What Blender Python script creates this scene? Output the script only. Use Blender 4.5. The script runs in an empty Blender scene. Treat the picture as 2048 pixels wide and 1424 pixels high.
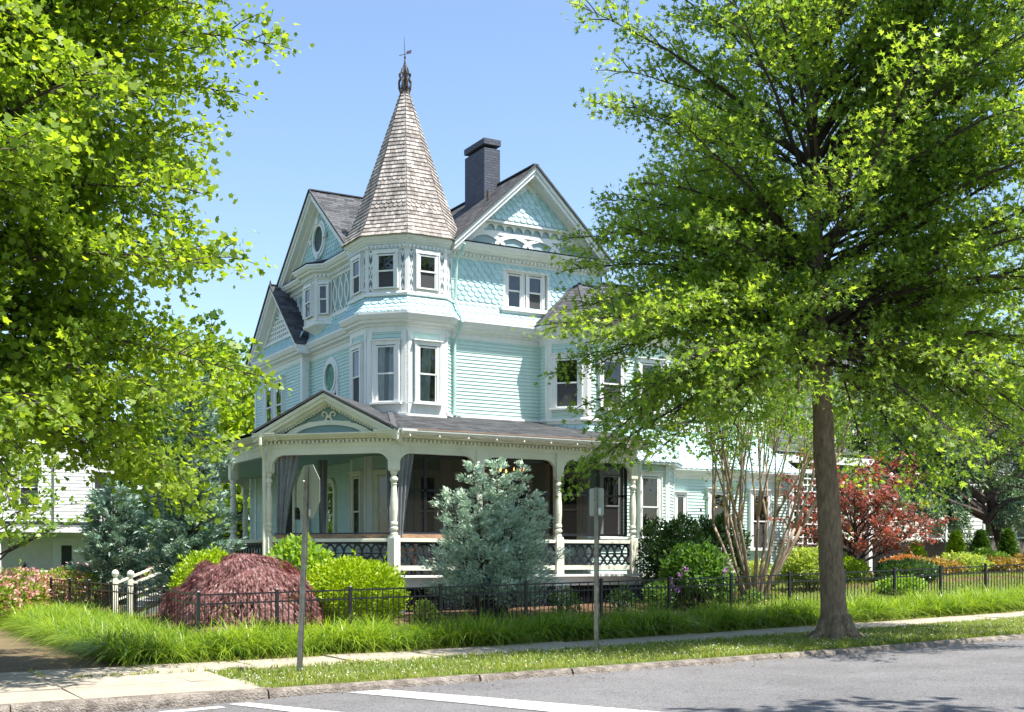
import bpy, math, random
import numpy as np
from mathutils import Vector, Matrix
random.seed(7); RNG = np.random.default_rng(11)
R = math.radians
SC = bpy.context.scene
COL = SC.collection

# ------------------------------------------------------------------ ground
def sm(x, a, b):
    t = min(1, max(0, (x-a)/(b-a))); return t*t*(3-2*t)
def base_z(X):
    t = X-5.29
    if t < 0: return -1.62+.008*max(t, -14)
    t2 = min(t, 26)
    return -1.62+.013*t2+.0004*t2*t2+.004*(min(t, 60)-t2)
def gz(X, Y):
    z = base_z(X)
    z += .30*sm(Y, 20.2, 25)*sm(X, 4.2, 9)+.25*sm(Y, 20.5, 27)*sm(X, 15, 26)
    return z

# ------------------------------------------------------------------ node materials
MATS = {}
def srgb(r, g, b):
    f = lambda c: ((c/255+.055)/1.055)**2.4 if c > 10 else c/255/12.92
    return (f(r), f(g), f(b))
def mat(name, col, rough=.6, var=.12, vscale=3., bump=0., bscale=40., tint=0., spec=.4, metal=0., col2=None, dirt=0., dscale=1.2,
        dcol=None, stretch=None, trans=0., coat=0., detail=6., bdist=.02):
    """principled material: base colour mottled by noise, optional per-face tint attribute, dirt and bump"""
    if name in MATS: return MATS[name]
    m = bpy.data.materials.new(name); m.use_nodes = True; MATS[name] = m
    nt = m.node_tree; N = nt.nodes; L = nt.links; N.clear()
    out = N.new('ShaderNodeOutputMaterial'); p = N.new('ShaderNodeBsdfPrincipled')
    tc = N.new('ShaderNodeTexCoord'); mp = N.new('ShaderNodeMapping'); L.new(tc.outputs['Object'], mp.inputs[0])
    if stretch: mp.inputs['Scale'].default_value = stretch
    no = N.new('ShaderNodeTexNoise'); no.inputs['Scale'].default_value = vscale; no.inputs['Detail'].default_value = detail
    L.new(mp.outputs[0], no.inputs['Vector'])
    mx = N.new('ShaderNodeMix'); mx.data_type = 'RGBA'
    c2 = col2 if col2 else tuple(c*(1-var*1.6) for c in col)
    c1 = col if col2 else tuple(min(1, c*(1+var)) for c in col)
    mx.inputs['A'].default_value = (*c1, 1); mx.inputs['B'].default_value = (*c2, 1)
    cr = N.new('ShaderNodeMapRange'); cr.inputs['From Min'].default_value = .3; cr.inputs['From Max'].default_value = .7
    L.new(no.outputs['Fac'], cr.inputs['Value']); L.new(cr.outputs[0], mx.inputs['Factor'])
    c = mx.outputs['Result']
    if dirt > 0:
        n2 = N.new('ShaderNodeTexNoise'); n2.inputs['Scale'].default_value = dscale; n2.inputs['Detail'].default_value = 9; n2.inputs['Roughness'].default_value = .7
        L.new(mp.outputs[0], n2.inputs['Vector'])
        r2 = N.new('ShaderNodeMapRange'); r2.inputs['From Min'].default_value = .52; r2.inputs['From Max'].default_value = .72; r2.inputs['To Max'].default_value = dirt
        L.new(n2.outputs['Fac'], r2.inputs['Value'])
        m2 = N.new('ShaderNodeMix'); m2.data_type = 'RGBA'; L.new(r2.outputs[0], m2.inputs['Factor']); L.new(c, m2.inputs['A'])
        m2.inputs['B'].default_value = (*(dcol or tuple(x*.45 for x in col)), 1); c = m2.outputs['Result']
    if tint > 0:
        at = N.new('ShaderNodeAttribute'); at.attribute_name = 'tint'
        tr = N.new('ShaderNodeMapRange'); tr.inputs['To Min'].default_value = 1-tint; tr.inputs['To Max'].default_value = 1+tint
        L.new(at.outputs['Fac'], tr.inputs['Value'])
        m3 = N.new('ShaderNodeMix'); m3.data_type = 'RGBA'; m3.blend_type = 'MULTIPLY'; m3.inputs['Factor'].default_value = 1
        cb = N.new('ShaderNodeCombineColor')
        for i in range(3): L.new(tr.outputs[0], cb.inputs[i])
        L.new(c, m3.inputs['A']); L.new(cb.outputs[0], m3.inputs['B']); c = m3.outputs['Result']
    L.new(c, p.inputs['Base Color'])
    p.inputs['Roughness'].default_value = rough; p.inputs['Specular IOR Level'].default_value = spec; p.inputs['Metallic'].default_value = metal
    if coat: p.inputs['Coat Weight'].default_value = coat
    if bump > 0:
        n3 = N.new('ShaderNodeTexNoise'); n3.inputs['Scale'].default_value = bscale; n3.inputs['Detail'].default_value = 6
        L.new(mp.outputs[0], n3.inputs['Vector'])
        b = N.new('ShaderNodeBump'); b.inputs['Strength'].default_value = min(1, bump); b.inputs['Distance'].default_value = bdist
        L.new(n3.outputs['Fac'], b.inputs['Height']); L.new(b.outputs[0], p.inputs['Normal'])
    L.new(p.outputs[0], out.inputs['Surface'])
    return m

def leaf_mat(name, col, col2, trans=.45, tint=.45, gloss=.35, vscale=1.2, tcol=None):
    """foliage: diffuse + translucent + sheen of gloss, colour varies leaf by leaf (tint) and branch by branch (noise)"""
    m = bpy.data.materials.new(name); m.use_nodes = True; MATS[name] = m
    nt = m.node_tree; N = nt.nodes; L = nt.links; N.clear()
    out = N.new('ShaderNodeOutputMaterial')
    at = N.new('ShaderNodeAttribute'); at.attribute_name = 'tint'
    tc = N.new('ShaderNodeTexCoord'); no = N.new('ShaderNodeTexNoise'); no.inputs['Scale'].default_value = vscale; no.inputs['Detail'].default_value = 3
    L.new(tc.outputs['Object'], no.inputs['Vector'])
    ad = N.new('ShaderNodeMath'); ad.operation = 'ADD'; L.new(at.outputs['Fac'], ad.inputs[0]); L.new(no.outputs['Fac'], ad.inputs[1])
    mr = N.new('ShaderNodeMapRange'); mr.inputs['From Min'].default_value = .45; mr.inputs['From Max'].default_value = 1.5; L.new(ad.outputs[0], mr.inputs['Value'])
    mx = N.new('ShaderNodeMix'); mx.data_type = 'RGBA'; mx.inputs['A'].default_value = (*col, 1); mx.inputs['B'].default_value = (*col2, 1)
    L.new(mr.outputs[0], mx.inputs['Factor'])
    pr = N.new('ShaderNodeBsdfPrincipled'); pr.inputs['Roughness'].default_value = gloss; pr.inputs['Specular IOR Level'].default_value = .45
    L.new(mx.outputs['Result'], pr.inputs['Base Color'])
    tl = N.new('ShaderNodeBsdfTranslucent')
    hs = N.new('ShaderNodeMix'); hs.data_type = 'RGBA'; hs.blend_type = 'MULTIPLY'; hs.inputs['Factor'].default_value = 1
    hs.inputs['B'].default_value = (*(tcol or (1.7, 1.6, .55)), 1); L.new(mx.outputs['Result'], hs.inputs['A'])
    L.new(hs.outputs['Result'], tl.inputs['Color'])
    ms = N.new('ShaderNodeMixShader'); ms.inputs[0].default_value = trans
    L.new(pr.outputs[0], ms.inputs[1]); L.new(tl.outputs[0], ms.inputs[2]); L.new(ms.outputs[0], out.inputs['Surface'])
    return m

def glass_mat(name='window_glass', tintc=(.9, .95, .93), clear=.75):
    m = bpy.data.materials.new(name); m.use_nodes = True; MATS[name] = m
    nt = m.node_tree; N = nt.nodes; L = nt.links; N.clear()
    out = N.new('ShaderNodeOutputMaterial'); tr = N.new('ShaderNodeBsdfTransparent'); gl = N.new('ShaderNodeBsdfGlossy')
    tr.inputs['Color'].default_value = (*tintc, 1); gl.inputs['Roughness'].default_value = .02; gl.inputs['Color'].default_value = (.95, .95, .95, 1)
    no = N.new('ShaderNodeTexNoise'); no.inputs['Scale'].default_value = 1.7
    tc = N.new('ShaderNodeTexCoord'); L.new(tc.outputs['Object'], no.inputs['Vector'])
    bp = N.new('ShaderNodeBump'); bp.inputs['Strength'].default_value = .12; bp.inputs['Distance'].default_value = .05; L.new(no.outputs['Fac'], bp.inputs['Height']); L.new(bp.outputs[0], gl.inputs['Normal'])
    fr = N.new('ShaderNodeFresnel'); fr.inputs['IOR'].default_value = 1.75
    mx = N.new('ShaderNodeMixShader'); L.new(fr.outputs[0], mx.inputs[0]); L.new(tr.outputs[0], mx.inputs[1]); L.new(gl.outputs[0], mx.inputs[2])
    L.new(mx.outputs[0], out.inputs['Surface']); return m
def screen_mat(name, col, a):
    m = bpy.data.materials.new(name); m.use_nodes = True; MATS[name] = m
    nt = m.node_tree; N = nt.nodes; L = nt.links; N.clear()
    out = N.new('ShaderNodeOutputMaterial'); tr = N.new('ShaderNodeBsdfTransparent'); d = N.new('ShaderNodeBsdfDiffuse')
    d.inputs['Color'].default_value = (*col, 1); mx = N.new('ShaderNodeMixShader'); mx.inputs[0].default_value = a
    L.new(tr.outputs[0], mx.inputs[1]); L.new(d.outputs[0], mx.inputs[2]); L.new(mx.outputs[0], out.inputs['Surface']); return m
def emit_mat(name, col, s):
    m = bpy.data.materials.new(name); m.use_nodes = True; MATS[name] = m
    nt = m.node_tree; N = nt.nodes; L = nt.links; N.clear()
    out = N.new('ShaderNodeOutputMaterial'); e = N.new('ShaderNodeEmission'); e.inputs[0].default_value = (*col, 1); e.inputs[1].default_value = s
    L.new(e.outputs[0], out.inputs['Surface']); return m

M_WHITE = mat('white_trim_paint', (.77, .785, .765), .42, .03, 2., .05, 60, dirt=.45, dscale=2.6, dcol=(.56, .57, .51), stretch=(2.5, 2.5, .5))
M_TRIM_BOUNCE = mat('cream_porch_paint', (.77, .77, .64), .45, .04, 2., .05, 60, dirt=.3, dscale=2., dcol=(.5, .5, .42))  # white trim with warm bounced light put into the colour
M_MINT = mat('mint_clapboard_paint', (.545, .71, .66), .5, .05, 1.2, .06, 90, dirt=.30, dscale=1.6, dcol=(.42, .56, .50), stretch=(2.2, 2.2, .35))
M_TEAL = mat('pale_teal_shingle_paint', (.45, .64, .665), .5, .06, 2.2, .05, 90, tint=.10)
M_GREY = mat('grey_green_panel_paint', (.24, .36, .36), .55, .05)
M_ROOF = mat('asphalt_shingle', (.090, .093, .098), .9, .15, 9., .4, 300, tint=.38, spec=.2)
M_CEDAR = mat('weathered_cedar_shingle', (.37, .33, .30), .85, .22, 6., .3, 120, tint=.36, spec=.2, stretch=(1, 1, .35), dirt=.5, dscale=1.3, dcol=(.19, .165, .15))
M_DARKWOOD = mat('weathered_carved_wood', (.10, .085, .075), .9, .5, 14., .6, 60)
M_BLACK = mat('black_iron_paint', (.012, .013, .016), .38, .2, 8.)
M_SLATE = mat('dark_blue_grey_paint', (.045, .055, .078), .55, .18, 5., .2, 60)
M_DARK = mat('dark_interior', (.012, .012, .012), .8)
M_SCREENG = mat('insect_screen', (.055, .055, .06), .7, .1, 20)
M_CURT = mat('pale_curtain', (.45, .52, .55), .9, .15, 4.)
M_CURTG = mat('grey_outdoor_curtain', (.27, .285, .30), .75, .12, 3.)
M_WOOD = mat('bare_wood', (.36, .22, .14), .7, .25, 6., .2, 60, stretch=(1, 1, 6))
M_CEIL = mat('porch_ceiling_paint', (.34, .52, .46), .6, .04)
M_DECK = mat('porch_floor_paint', (.20, .22, .22), .6, .1, 3.)
M_METAL = mat('galvanised_steel', (.27, .26, .23), .42, .15, 12., .1, 60, metal=.75, dirt=.5, dscale=9, dcol=(.18, .12, .08))
M_SIGN = mat('bare_aluminium_sign_back', (.36, .38, .35), .5, .06, 3., metal=.4, dirt=.3, dscale=5., dcol=(.35, .36, .33))
M_GLASS = glass_mat()
M_PSCREEN = screen_mat('porch_screen_mesh', (.014, .013, .012), .76)
M_BULB = emit_mat('warm_bulb', (1., .42, .10), 9.)
M_ROOM = mat('room_behind_glass', (.03, .032, .03), .9)  # darkness of unlit rooms put into the colour
M_PALE = mat('pale_grey_panel_paint', (.34, .46, .48), .55, .04)
M_FRET = mat('fretwork_grey_paint', (.13, .18, .20), .6, .05)
M_TAPE = mat('white_sticker', (.8, .8, .8), .5)
M_BARK = mat('oak_bark', (.205, .152, .100), .95, .28, 20., 1., 34, stretch=(1, 1, .28), dirt=.6, dscale=2.6, dcol=(.13, .125, .075), bdist=.05)
M_BARK2 = mat('maple_bark', (.07, .055, .045), .95, .35, 5., 1., 30, stretch=(1, 1, .3))
M_MYRTLE = mat('crape_myrtle_bark', (.35, .26, .185), .7, .25, 4., .4, 30, stretch=(1, 1, .3), dirt=.5, dscale=3., dcol=(.15, .10, .075))
M_TWIG = mat('twig_bark', (.055, .042, .033), .95)
M_NWHITE = mat('white_siding', (.74, .75, .72), .6, .04)
M_NCREAM = mat('cream_siding', (.70, .70, .62), .6, .04)
M_FENCEW = mat('grey_weathered_boards', (.17, .15, .125), .9, .3, 3., .3, 40, stretch=(8, 8, 1))

# ------------------------------------------------------------------ objects
def tag(o, label=None, cat=None, group=None, kind=None):
    if label: o['label'] = label
    if cat: o['category'] = cat
    if group: o['group'] = group
    if kind: o['kind'] = kind
    return o
def empty(name, loc, label, cat, group=None, rz=0):
    o = bpy.data.objects.new(name, None); COL.objects.link(o); o.location = loc; o.rotation_euler = (0, 0, rz); o.empty_display_size = .2
    return tag(o, label, cat, group)
def link(me, name, parent=None, wl=(0, 0, 0)):
    o = bpy.data.objects.new(name, me); COL.objects.link(o)
    if parent is not None:
        o.parent = parent
        o.matrix_parent_inverse = world_of(parent).inverted()
    return o
def world_of(o):
    m = Matrix.LocRotScale(o.location, o.rotation_euler, o.scale)
    if o.parent is not None: m = world_of(o.parent) @ o.matrix_parent_inverse @ m
    return m
class MB:
    def __init__(s): s.v = []; s.f = []; s.t = []; s.m = []; s.ct = .5; s.cm = 0
    def face(s, pts, t=None, flip=False):
        n = len(s.v); s.v.extend([tuple(p) for p in pts]); idx = list(range(n, n+len(pts)))
        if flip: idx.reverse()
        s.f.append(idx); s.t.append(s.ct if t is None else t); s.m.append(s.cm)
    def idx(s, vs, fs, t=None):
        n = len(s.v); s.v.extend([tuple(p) for p in vs])
        for f in fs: s.f.append([n+i for i in f]); s.t.append(s.ct if t is None else t); s.m.append(s.cm)
    def box(s, a, b, t=None):
        x0, y0, z0 = a; x1, y1, z1 = b
        s.hexa([(x0, y0, z0), (x1, y0, z0), (x1, y1, z0), (x0, y1, z0)], [(x0, y0, z1), (x1, y0, z1), (x1, y1, z1), (x0, y1, z1)], t)
    def hexa(s, lo, hi, t=None):
        s.idx(list(lo)+list(hi), [(3, 2, 1, 0), (4, 5, 6, 7), (0, 1, 5, 4), (1, 2, 6, 5), (2, 3, 7, 6), (3, 0, 4, 7)], t)
    def fbox(s, fr, s0, s1, n0, n1, z0, z1, t=None):
        q = [(s0, n0), (s1, n0), (s1, n1), (s0, n1)]
        if fr.flip: q.reverse()
        s.hexa([fr.P(a, b, z0) for a, b in q], [fr.P(a, b, z1) for a, b in q], t)
    def bar(s, p, q, w, h=None, up=(0, 0, 1), t=None):
        """rectangular bar from p to q, w wide, h along up"""
        h = h or w; p = Vector(p); q = Vector(q); d = (q-p).normalized(); up = Vector(up)
        sd = d.cross(up)
        if sd.length < 1e-4: sd = d.cross(Vector((1, 0, 0)))
        sd.normalize(); u = sd.cross(d).normalized(); a = sd*w/2; b = u*h/2
        s.hexa([p-a-b, p+a-b, p+a+b, p-a+b], [q-a-b, q+a-b, q+a+b, q-a+b], t)
    def tube(s, pts, rad, n=6, cap=True, t=None):
        pts = [Vector(p) for p in pts]; k = len(pts); vs = []; fs = []
        if not hasattr(rad, '__len__'): rad = [rad]*k
        prev = None
        for i, p in enumerate(pts):
            d = (pts[min(i+1, k-1)]-pts[max(i-1, 0)]).normalized()
            ref = prev if prev is not None else (Vector((1, 0, 0)) if abs(d.x) < .9 else Vector((0, 1, 0)))
            a = (ref-d*ref.dot(d)).normalized(); b = d.cross(a); prev = a
            for j in range(n):
                th = 2*math.pi*j/n; vs.append(p+(a*math.cos(th)+b*math.sin(th))*rad[i])
        for i in range(k-1):
            for j in range(n):
                j2 = (j+1) % n; fs.append((i*n+j, i*n+j2, (i+1)*n+j2, (i+1)*n+j))
        if cap: fs.append(tuple(reversed(range(n)))); fs.append(tuple(range((k-1)*n, k*n)))
        s.idx(vs, fs, t)
    def lathe(s, c, prof, n=14, t=None):
        vs = []; fs = []; k = len(prof)
        for r, z in prof:
            for j in range(n):
                th = 2*math.pi*j/n; vs.append((c[0]+r*math.cos(th), c[1]+r*math.sin(th), c[2]+z))
        for i in range(k-1):
            for j in range(n):
                j2 = (j+1) % n; fs.append((i*n+j, i*n+j2, (i+1)*n+j2, (i+1)*n+j))
        fs.append(tuple(reversed(range(n)))); fs.append(tuple(range((k-1)*n, k*n)))
        s.idx(vs, fs, t)
    def prism(s, fr, poly, n0, n1, t=None):
        """polygon in (s,z) of a wall frame, extruded from n0 to n1 (outward)"""
        a = [fr.P(x, n1, z) for x, z in poly]; b = [fr.P(x, n0, z) for x, z in poly]; k = len(poly)
        s.idx(a+b, [tuple(range(k))]+[tuple(reversed(range(k, 2*k)))]+[(i, i+k, (i+1) % k+k, (i+1) % k) for i in range(k)], t)
    def build(s, name, mats, parent=None, smooth=False):
        me = bpy.data.meshes.new(name); me.from_pydata(s.v, [], s.f)
        if not isinstance(mats, (list, tuple)): mats = [mats]
        for m in mats: me.materials.append(m)
        if len(mats) > 1: me.polygons.foreach_set('material_index', s.m)
        at = me.attributes.new('tint', 'FLOAT', 'FACE'); at.data.foreach_set('value', s.t)
        if smooth: me.polygons.foreach_set('use_smooth', [True]*len(s.f))
        me.update()
        return link(me, name, parent)
class Fr:
    """wall frame: s runs along the wall, n points out of it, z is height"""
    def __init__(s, O, e, n):
        s.O = Vector((O[0], O[1], 0)); s.e = Vector((e[0], e[1], 0)).normalized(); s.n = Vector((n[0], n[1], 0)).normalized()
        s.flip = s.e.cross(s.n).z < 0
    def P(s, a, b, z): v = s.O+s.e*a+s.n*b; return (v.x, v.y, z)
def seg_frame(A, B, side=1):
    """frame of the segment A->B; outward = right-hand side of travel * side"""
    e = Vector((B[0]-A[0], B[1]-A[1])); n = Vector((e.y, -e.x))*side
    return Fr(A, e, n), e.length
def offs(path, d, side=1):
    """path offset outwards by d with mitred corners"""
    out = []; k = len(path)
    for i in range(k):
        ns = []
        for j in (i-1, i):
            if 0 <= j < k-1:
                e = Vector((path[j+1][0]-path[j][0], path[j+1][1]-path[j][1])).normalized(); ns.append(Vector((e.y, -e.x))*side)
        if len(ns) == 1: m = ns[0]
        else: m = (ns[0]+ns[1])/(1+ns[0].dot(ns[1]))
        out.append((path[i][0]+m.x*d, path[i][1]+m.y*d))
    return out
def sweep(mb, path, prof, side=1, closed=True, t=None):
    """sweep profile [(n,z)] along a horizontal polyline"""
    rings = []
    for n, z in prof: rings.append([(x, y, z) for x, y in offs(path, n, side)])
    k = len(path); m = len(prof); vs = [rings[j][i] for i in range(k) for j in range(m)]; fs = []
    for i in range(k-1):
        for j in range(m if closed else m-1):
            j2 = (j+1) % m; q = (i*m+j, i*m+j2, (i+1)*m+j2, (i+1)*m+j)
            fs.append(q if side > 0 else tuple(reversed(q)))
    if closed: fs.append(tuple(range(m))); fs.append(tuple(reversed(range((k-1)*m, k*m))))
    mb.idx(vs, fs, t)
def claps(mb, path, z0, z1, h=.092, side=1, n0=0.0):
    k = max(1, round((z1-z0)/h)); h = (z1-z0)/k; pr = []
    for i in range(k): pr += [(n0+.004, z0+i*h), (n0+.030, z0+i*h+.004), (n0+.012, z0+(i+1)*h)]
    sweep(mb, path, pr, side, closed=False)
def dentils(mb, path, n0, n1, z0, z1, w=.055, gap=.06, side=1):
    for i in range(len(path)-1):
        po = offs(path, n0, side); A, B = po[i], po[i+1]; fr, L = seg_frame(A, B, side); k = max(1, int(L/(w+gap)))
        for j in range(k):
            c = (j+.5)*L/k; mb.fbox(fr, c-w/2, c+w/2, 0, n1-n0, z0, z1)
def tiles(mb, A, B, C, D, row, tw, shape='square', th=.012, seed=0, under=True, scal=None, jit=0., overlap=1.35):
    """shingle courses over the quad A,B (bottom edge) C,D (top edge). shape: 'square' or 'scale'"""
    A, B, C, D = [Vector(p) for p in (A, B, C, D)]; rd = random.Random(seed+3)
    nrm = (B-A).cross(D-A)
    if nrm.length < 1e-6: nrm = (B-A).cross(C-A)
    nrm.normalize()
    if nrm.z < 0 and abs(nrm.z) > .02: nrm = -nrm
    elif abs(nrm.z) <= .02:
        pass
    H = ((D+C)/2-(A+B)/2).length; nr = max(1, round(H/row)); s = 1/nr
    if under: mb.face([A, B, C, D] if (C-D).length > 1e-4 else [A, B, C], .2)
    for r in range(nr):
        v0 = r*s; v1 = min(1., v0+s*overlap)
        l0 = A.lerp(D, v0); r0 = B.lerp(C, v0); l1 = A.lerp(D, v1); r1 = B.lerp(C, v1)
        W = (r0-l0).length
        if W < .03: continue
        n = max(1, round(W/tw)); off = .5 if r % 2 else 0
        sh = scal(r, nr) if scal else shape
        e = (r0-l0)/W; up = (D-A); up = (up-e*up.dot(e)); up = up.normalized() if up.length > 1e-5 else ((C-B)-e*(C-B).dot(e)).normalized()
        W1 = (r1-l1).length; o1 = (l1-l0).dot(e)
        def pt(x, yy, o):   # x in metres along bottom edge, yy 0..1 of the tile height
            lo = o1*yy; hi = W+(o1+W1-W)*yy
            x = min(max(x, lo), hi); return l0+e*x+up*(yy*hr)+nrm*o
        hr = (l1-l0).dot(up)
        x = -off*W/n
        while x < W-1e-4:
            w = W/n*(1+ (rd.uniform(-.3, .3)*jit)); x2 = min(x+w, W) if x+w > W-.3*W/n else x+w
            tt = rd.random(); g = min(.004, w*.04)
            a, b = x+g, x2-g
            if b > 0 and b-a > .01:
                dz = rd.uniform(-.06, .06)*jit
                if sh == 'scale':
                    rr = (b-a)/2; cx = (a+b)/2; hh = hr; k = 6; yb = min(.62, rr/hh*.95)
                    arc = [(cx-rr*math.cos(math.pi*i/k), yb*(1-math.sin(math.pi*i/k))) for i in range(k+1)]
                else: arc = [(a, dz), (b, dz)]
                f = [pt(px_, py_, th*(1-py_*.8)) for px_, py_ in arc]; bk = [pt(px_, py_, 0) for px_, py_ in arc]
                mb.face(f+[pt(b, 1, .001), pt(a, 1, .001)], tt)
                for i in range(len(arc)-1): mb.face([bk[i], bk[i+1], f[i+1], f[i]], tt)
            x = x2 if x2 > x+.001 else x+.05

# ------------------------------------------------------------------ foliage
def np_mesh(name, V, faces_template, n_inst, mat_, parent, tint=None, smooth=False):
    """V: (n_inst*K,3); faces_template: list of polygons over K verts"""
    K = V.shape[0]//n_inst; me = bpy.data.meshes.new(name)
    loops = np.concatenate([np.array(f) for f in faces_template]); ls = np.array([len(f) for f in faces_template])
    LT = len(loops); FT = len(ls)
    allidx = (loops[None, :]+(np.arange(n_inst)*K)[:, None]).ravel()
    starts = np.concatenate([[0], np.cumsum(ls)[:-1]]); st = (starts[None, :]+(np.arange(n_inst)*LT)[:, None]).ravel()
    me.vertices.add(V.shape[0]); me.vertices.foreach_set('co', V.astype(np.float32).ravel())
    me.loops.add(len(allidx)); me.loops.foreach_set('vertex_index', allidx.astype(np.int32))
    me.polygons.add(len(st)); me.polygons.foreach_set('loop_start', st.astype(np.int32))
    me.materials.append(mat_)
    at = me.attributes.new('tint', 'FLOAT', 'POINT')
    if tint is None: tint = RNG.random(n_inst)
    at.data.foreach_set('value', np.repeat(tint, K).astype(np.float32))
    me.update(calc_edges=True); me.validate()
    return link(me, name, parent)
def star(lobes, tip=1., notch=.4, stretch=1.15, start=-.15):
    pts = [(0., start)]
    n = lobes
    for i in range(n):
        a = math.pi*(1.18-1.36*i/(n-1)) if n > 1 else math.pi/2
        l = tip*(.72+.28*math.sin(max(0, min(math.pi, a))))
        pts.append((l*math.cos(a)*.8, .3+l*math.sin(a)*stretch*.7))
        if i < n-1:
            a2 = a-math.pi*1.36/(n-1)/2; pts.append((notch*math.cos(a2)*.8, .3+notch*math.sin(a2)*.8))
    return pts[::-1]
def T(pts, fold=.18):
    a = np.array([(x, y, fold*abs(x)-.12*y*y) for x, y in pts]); return a, [list(range(len(pts)))]
LEAF_OAK = T(star(5, 1.05, .26), .25)
LEAF_MAPLE = T(star(5, 1., .52, 1.05), .2)
LEAF_OVAL = T([(0, 0), (.22, .3), (.2, .7), (0, 1), (-.2, .7), (-.22, .3)], .3)
LEAF_RHOMB = T([(0, 0), (.3, .5), (0, 1), (-.3, .5)], .3)
LEAF_LACE = T([(0, 0), (.03, .4), (.20, .85), (.05, .62), (.015, 1.2), (-.04, .62), (-.22, .9), (-.05, .4)], .2)
LEAF_SPRAY = T([(0, 0), (.05, .25), (.22, .42), (.07, .45), (.2, .72), (.05, .7), (0, 1.1), (-.06, .68), (-.2, .7), (-.06, .42), (-.2, .36), (-.04, .2)], .3)
def leaves(name, P, D, Nn, S, tmpl, mat_, parent, tint=None):
    tp, fc = tmpl; n = len(P)
    D = D/np.maximum(np.linalg.norm(D, axis=1, keepdims=True), 1e-6)
    X = np.cross(D, Nn); X /= np.maximum(np.linalg.norm(X, axis=1, keepdims=True), 1e-6); Nn = np.cross(X, D)
    V = P[:, None, :]+S[:, None, None]*(X[:, None, :]*tp[None, :, 0:1]+D[:, None, :]*tp[None, :, 1:2]+Nn[:, None, :]*tp[None, :, 2:3])
    return np_mesh(name, V.reshape(-1, 3), fc, n, mat_, parent, tint)
def rv(n, s=1.): return RNG.normal(0, s, (n, 3))
def tree(name, label, cat, base, axis, zr, rad_fn, nl, elev, tw_n, tw_len, lv_n, lsize, tmpl, lmat, bark, r0, twig_r=.012, droop=.12,
         group=None, lj=.10, up=.8, trunk_sides=12, flare=1.5, limb_r=.35, tstart=.22, root=None, limb_pos=None, minlen=.3):
    """axis: trunk polyline [(x,y,z)...] relative to base; limbs reach rad_fn(height fraction, azimuth); twigs carry leaves"""
    if root is None: root = empty(name, base, label, cat, group)
    B = Vector(base); ax = [B+Vector(a) for a in axis]; zs = [a.z for a in ax]
    def on(z):
        z = min(max(z, zs[0]), zs[-1])
        for i in range(len(ax)-1):
            if z <= zs[i+1]: f = (z-zs[i])/(zs[i+1]-zs[i]); return ax[i].lerp(ax[i+1], f)
        return ax[-1]
    H = zs[-1]-zs[0]
    def tr(z): f = (z-zs[0])/H; return max(.015, r0*(1-f)**.8*(1+ (flare-1)*max(0, 1-f*H/.55)**2))
    mb = MB(); pts = []; n = 26
    for i in range(n):
        z = zs[0]-.15+(H+.15)*(i/(n-1))**1.35; pts.append(on(z)+Vector((random.gauss(0, .012), random.gauss(0, .012), 0)) if i > 2 else on(z)); pts[-1].z = z
    mb.tube(pts, [tr(max(zs[0], p.z)) for p in pts], trunk_sides); mb.build('trunk', bark, root, smooth=True)
    br = MB(); P = []; D = []
    for i in range(nl):
        f = (i+.5)/nl; zt = zr[0]+(zr[1]-zr[0])*f; az = i*2.39996+random.uniform(-.35, .35)
        if limb_pos: az = limb_pos(i, f, az)
        Rr = rad_fn(f, az)*random.uniform(.82, 1.06); el = elev(f)+random.uniform(-.1, .1)
        c = on(zt); tip = Vector((c.x+Rr*math.cos(az), c.y+Rr*math.sin(az), zt+random.uniform(-.35, .35)))
        s_z = min(max(zt-Rr*math.tan(el), zs[0]+H*(tstart+.10*random.random())), zs[-1]-.2); st = on(s_z)
        ctrl = st.lerp(tip, .5)+Vector((random.gauss(0, .12), random.gauss(0, .12), Rr*droop+random.uniform(-.1, .1)))
        lr = min(tr(s_z)*.7, .012+limb_r*.1*Rr/4)
        K = 9; lp = []
        for k in range(K):
            t = k/(K-1); lp.append(st*(1-t)**2+ctrl*2*t*(1-t)+tip*t*t+Vector((random.gauss(0, .02), random.gauss(0, .02), random.gauss(0, .02)))*(0 if k == 0 else 1))
        br.tube(lp, [max(.006, lr*(1-k/(K-1))**.9) for k in range(K)], 6)
        nt = max(3, int(tw_n*(.4+.6*Rr/4)))
        for k in range(nt):
            t = .18+.82*(k+random.random())/nt; x = t*(K-1); a = int(min(x, K-2)); p = lp[a].lerp(lp[a+1], x-a)
            d = (lp[a+1]-lp[a]).normalized(); sg = 1 if k % 2 else -1; an = sg*random.uniform(.5, 1.25)
            dd = Matrix.Rotation(an, 3, 'Z') @ d; dd.z += random.uniform(-.38, .62)*(1 if el > -.1 else .75); dd.normalize()
            L = max(minlen, tw_len*(1.15-.75*t)*random.uniform(.6, 1.2)*(.5+.5*min(1, Rr/3)))
            if k == nt-1: dd = d; L *= .8
            q = p+dd*L+Vector((0, 0, -.06*L)); md = p.lerp(q, .5)+Vector((0, 0, .06*L))
            br.tube([p, md, q], [twig_r, twig_r*.7, twig_r*.3], 4, cap=False)
            m = max(3, int(lv_n*L/tw_len))
            tt = RNG.random(m)**.62; tt = .15+.88*tt
            pp = np.outer((1-tt)**2, p)+np.outer(2*tt*(1-tt), md)+np.outer(tt**2, q)
            P.append(pp+rv(m, lj)*np.array([1, 1, .7])); D.append(np.tile(np.array(dd), (m, 1))*.6+rv(m, .55))
    br.build('branches', bark if bark is not M_BARK else M_TWIG, root)
    P = np.concatenate(P); D = np.concatenate(D); m = len(P)
    Nn = rv(m, .55)+np.array([.22, -.42, 1.])*up; S = lsize*RNG.uniform(.5, 1.2, m)
    leaves('crown', P, D, Nn, S, tmpl, lmat, root)
    return root, m
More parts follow.
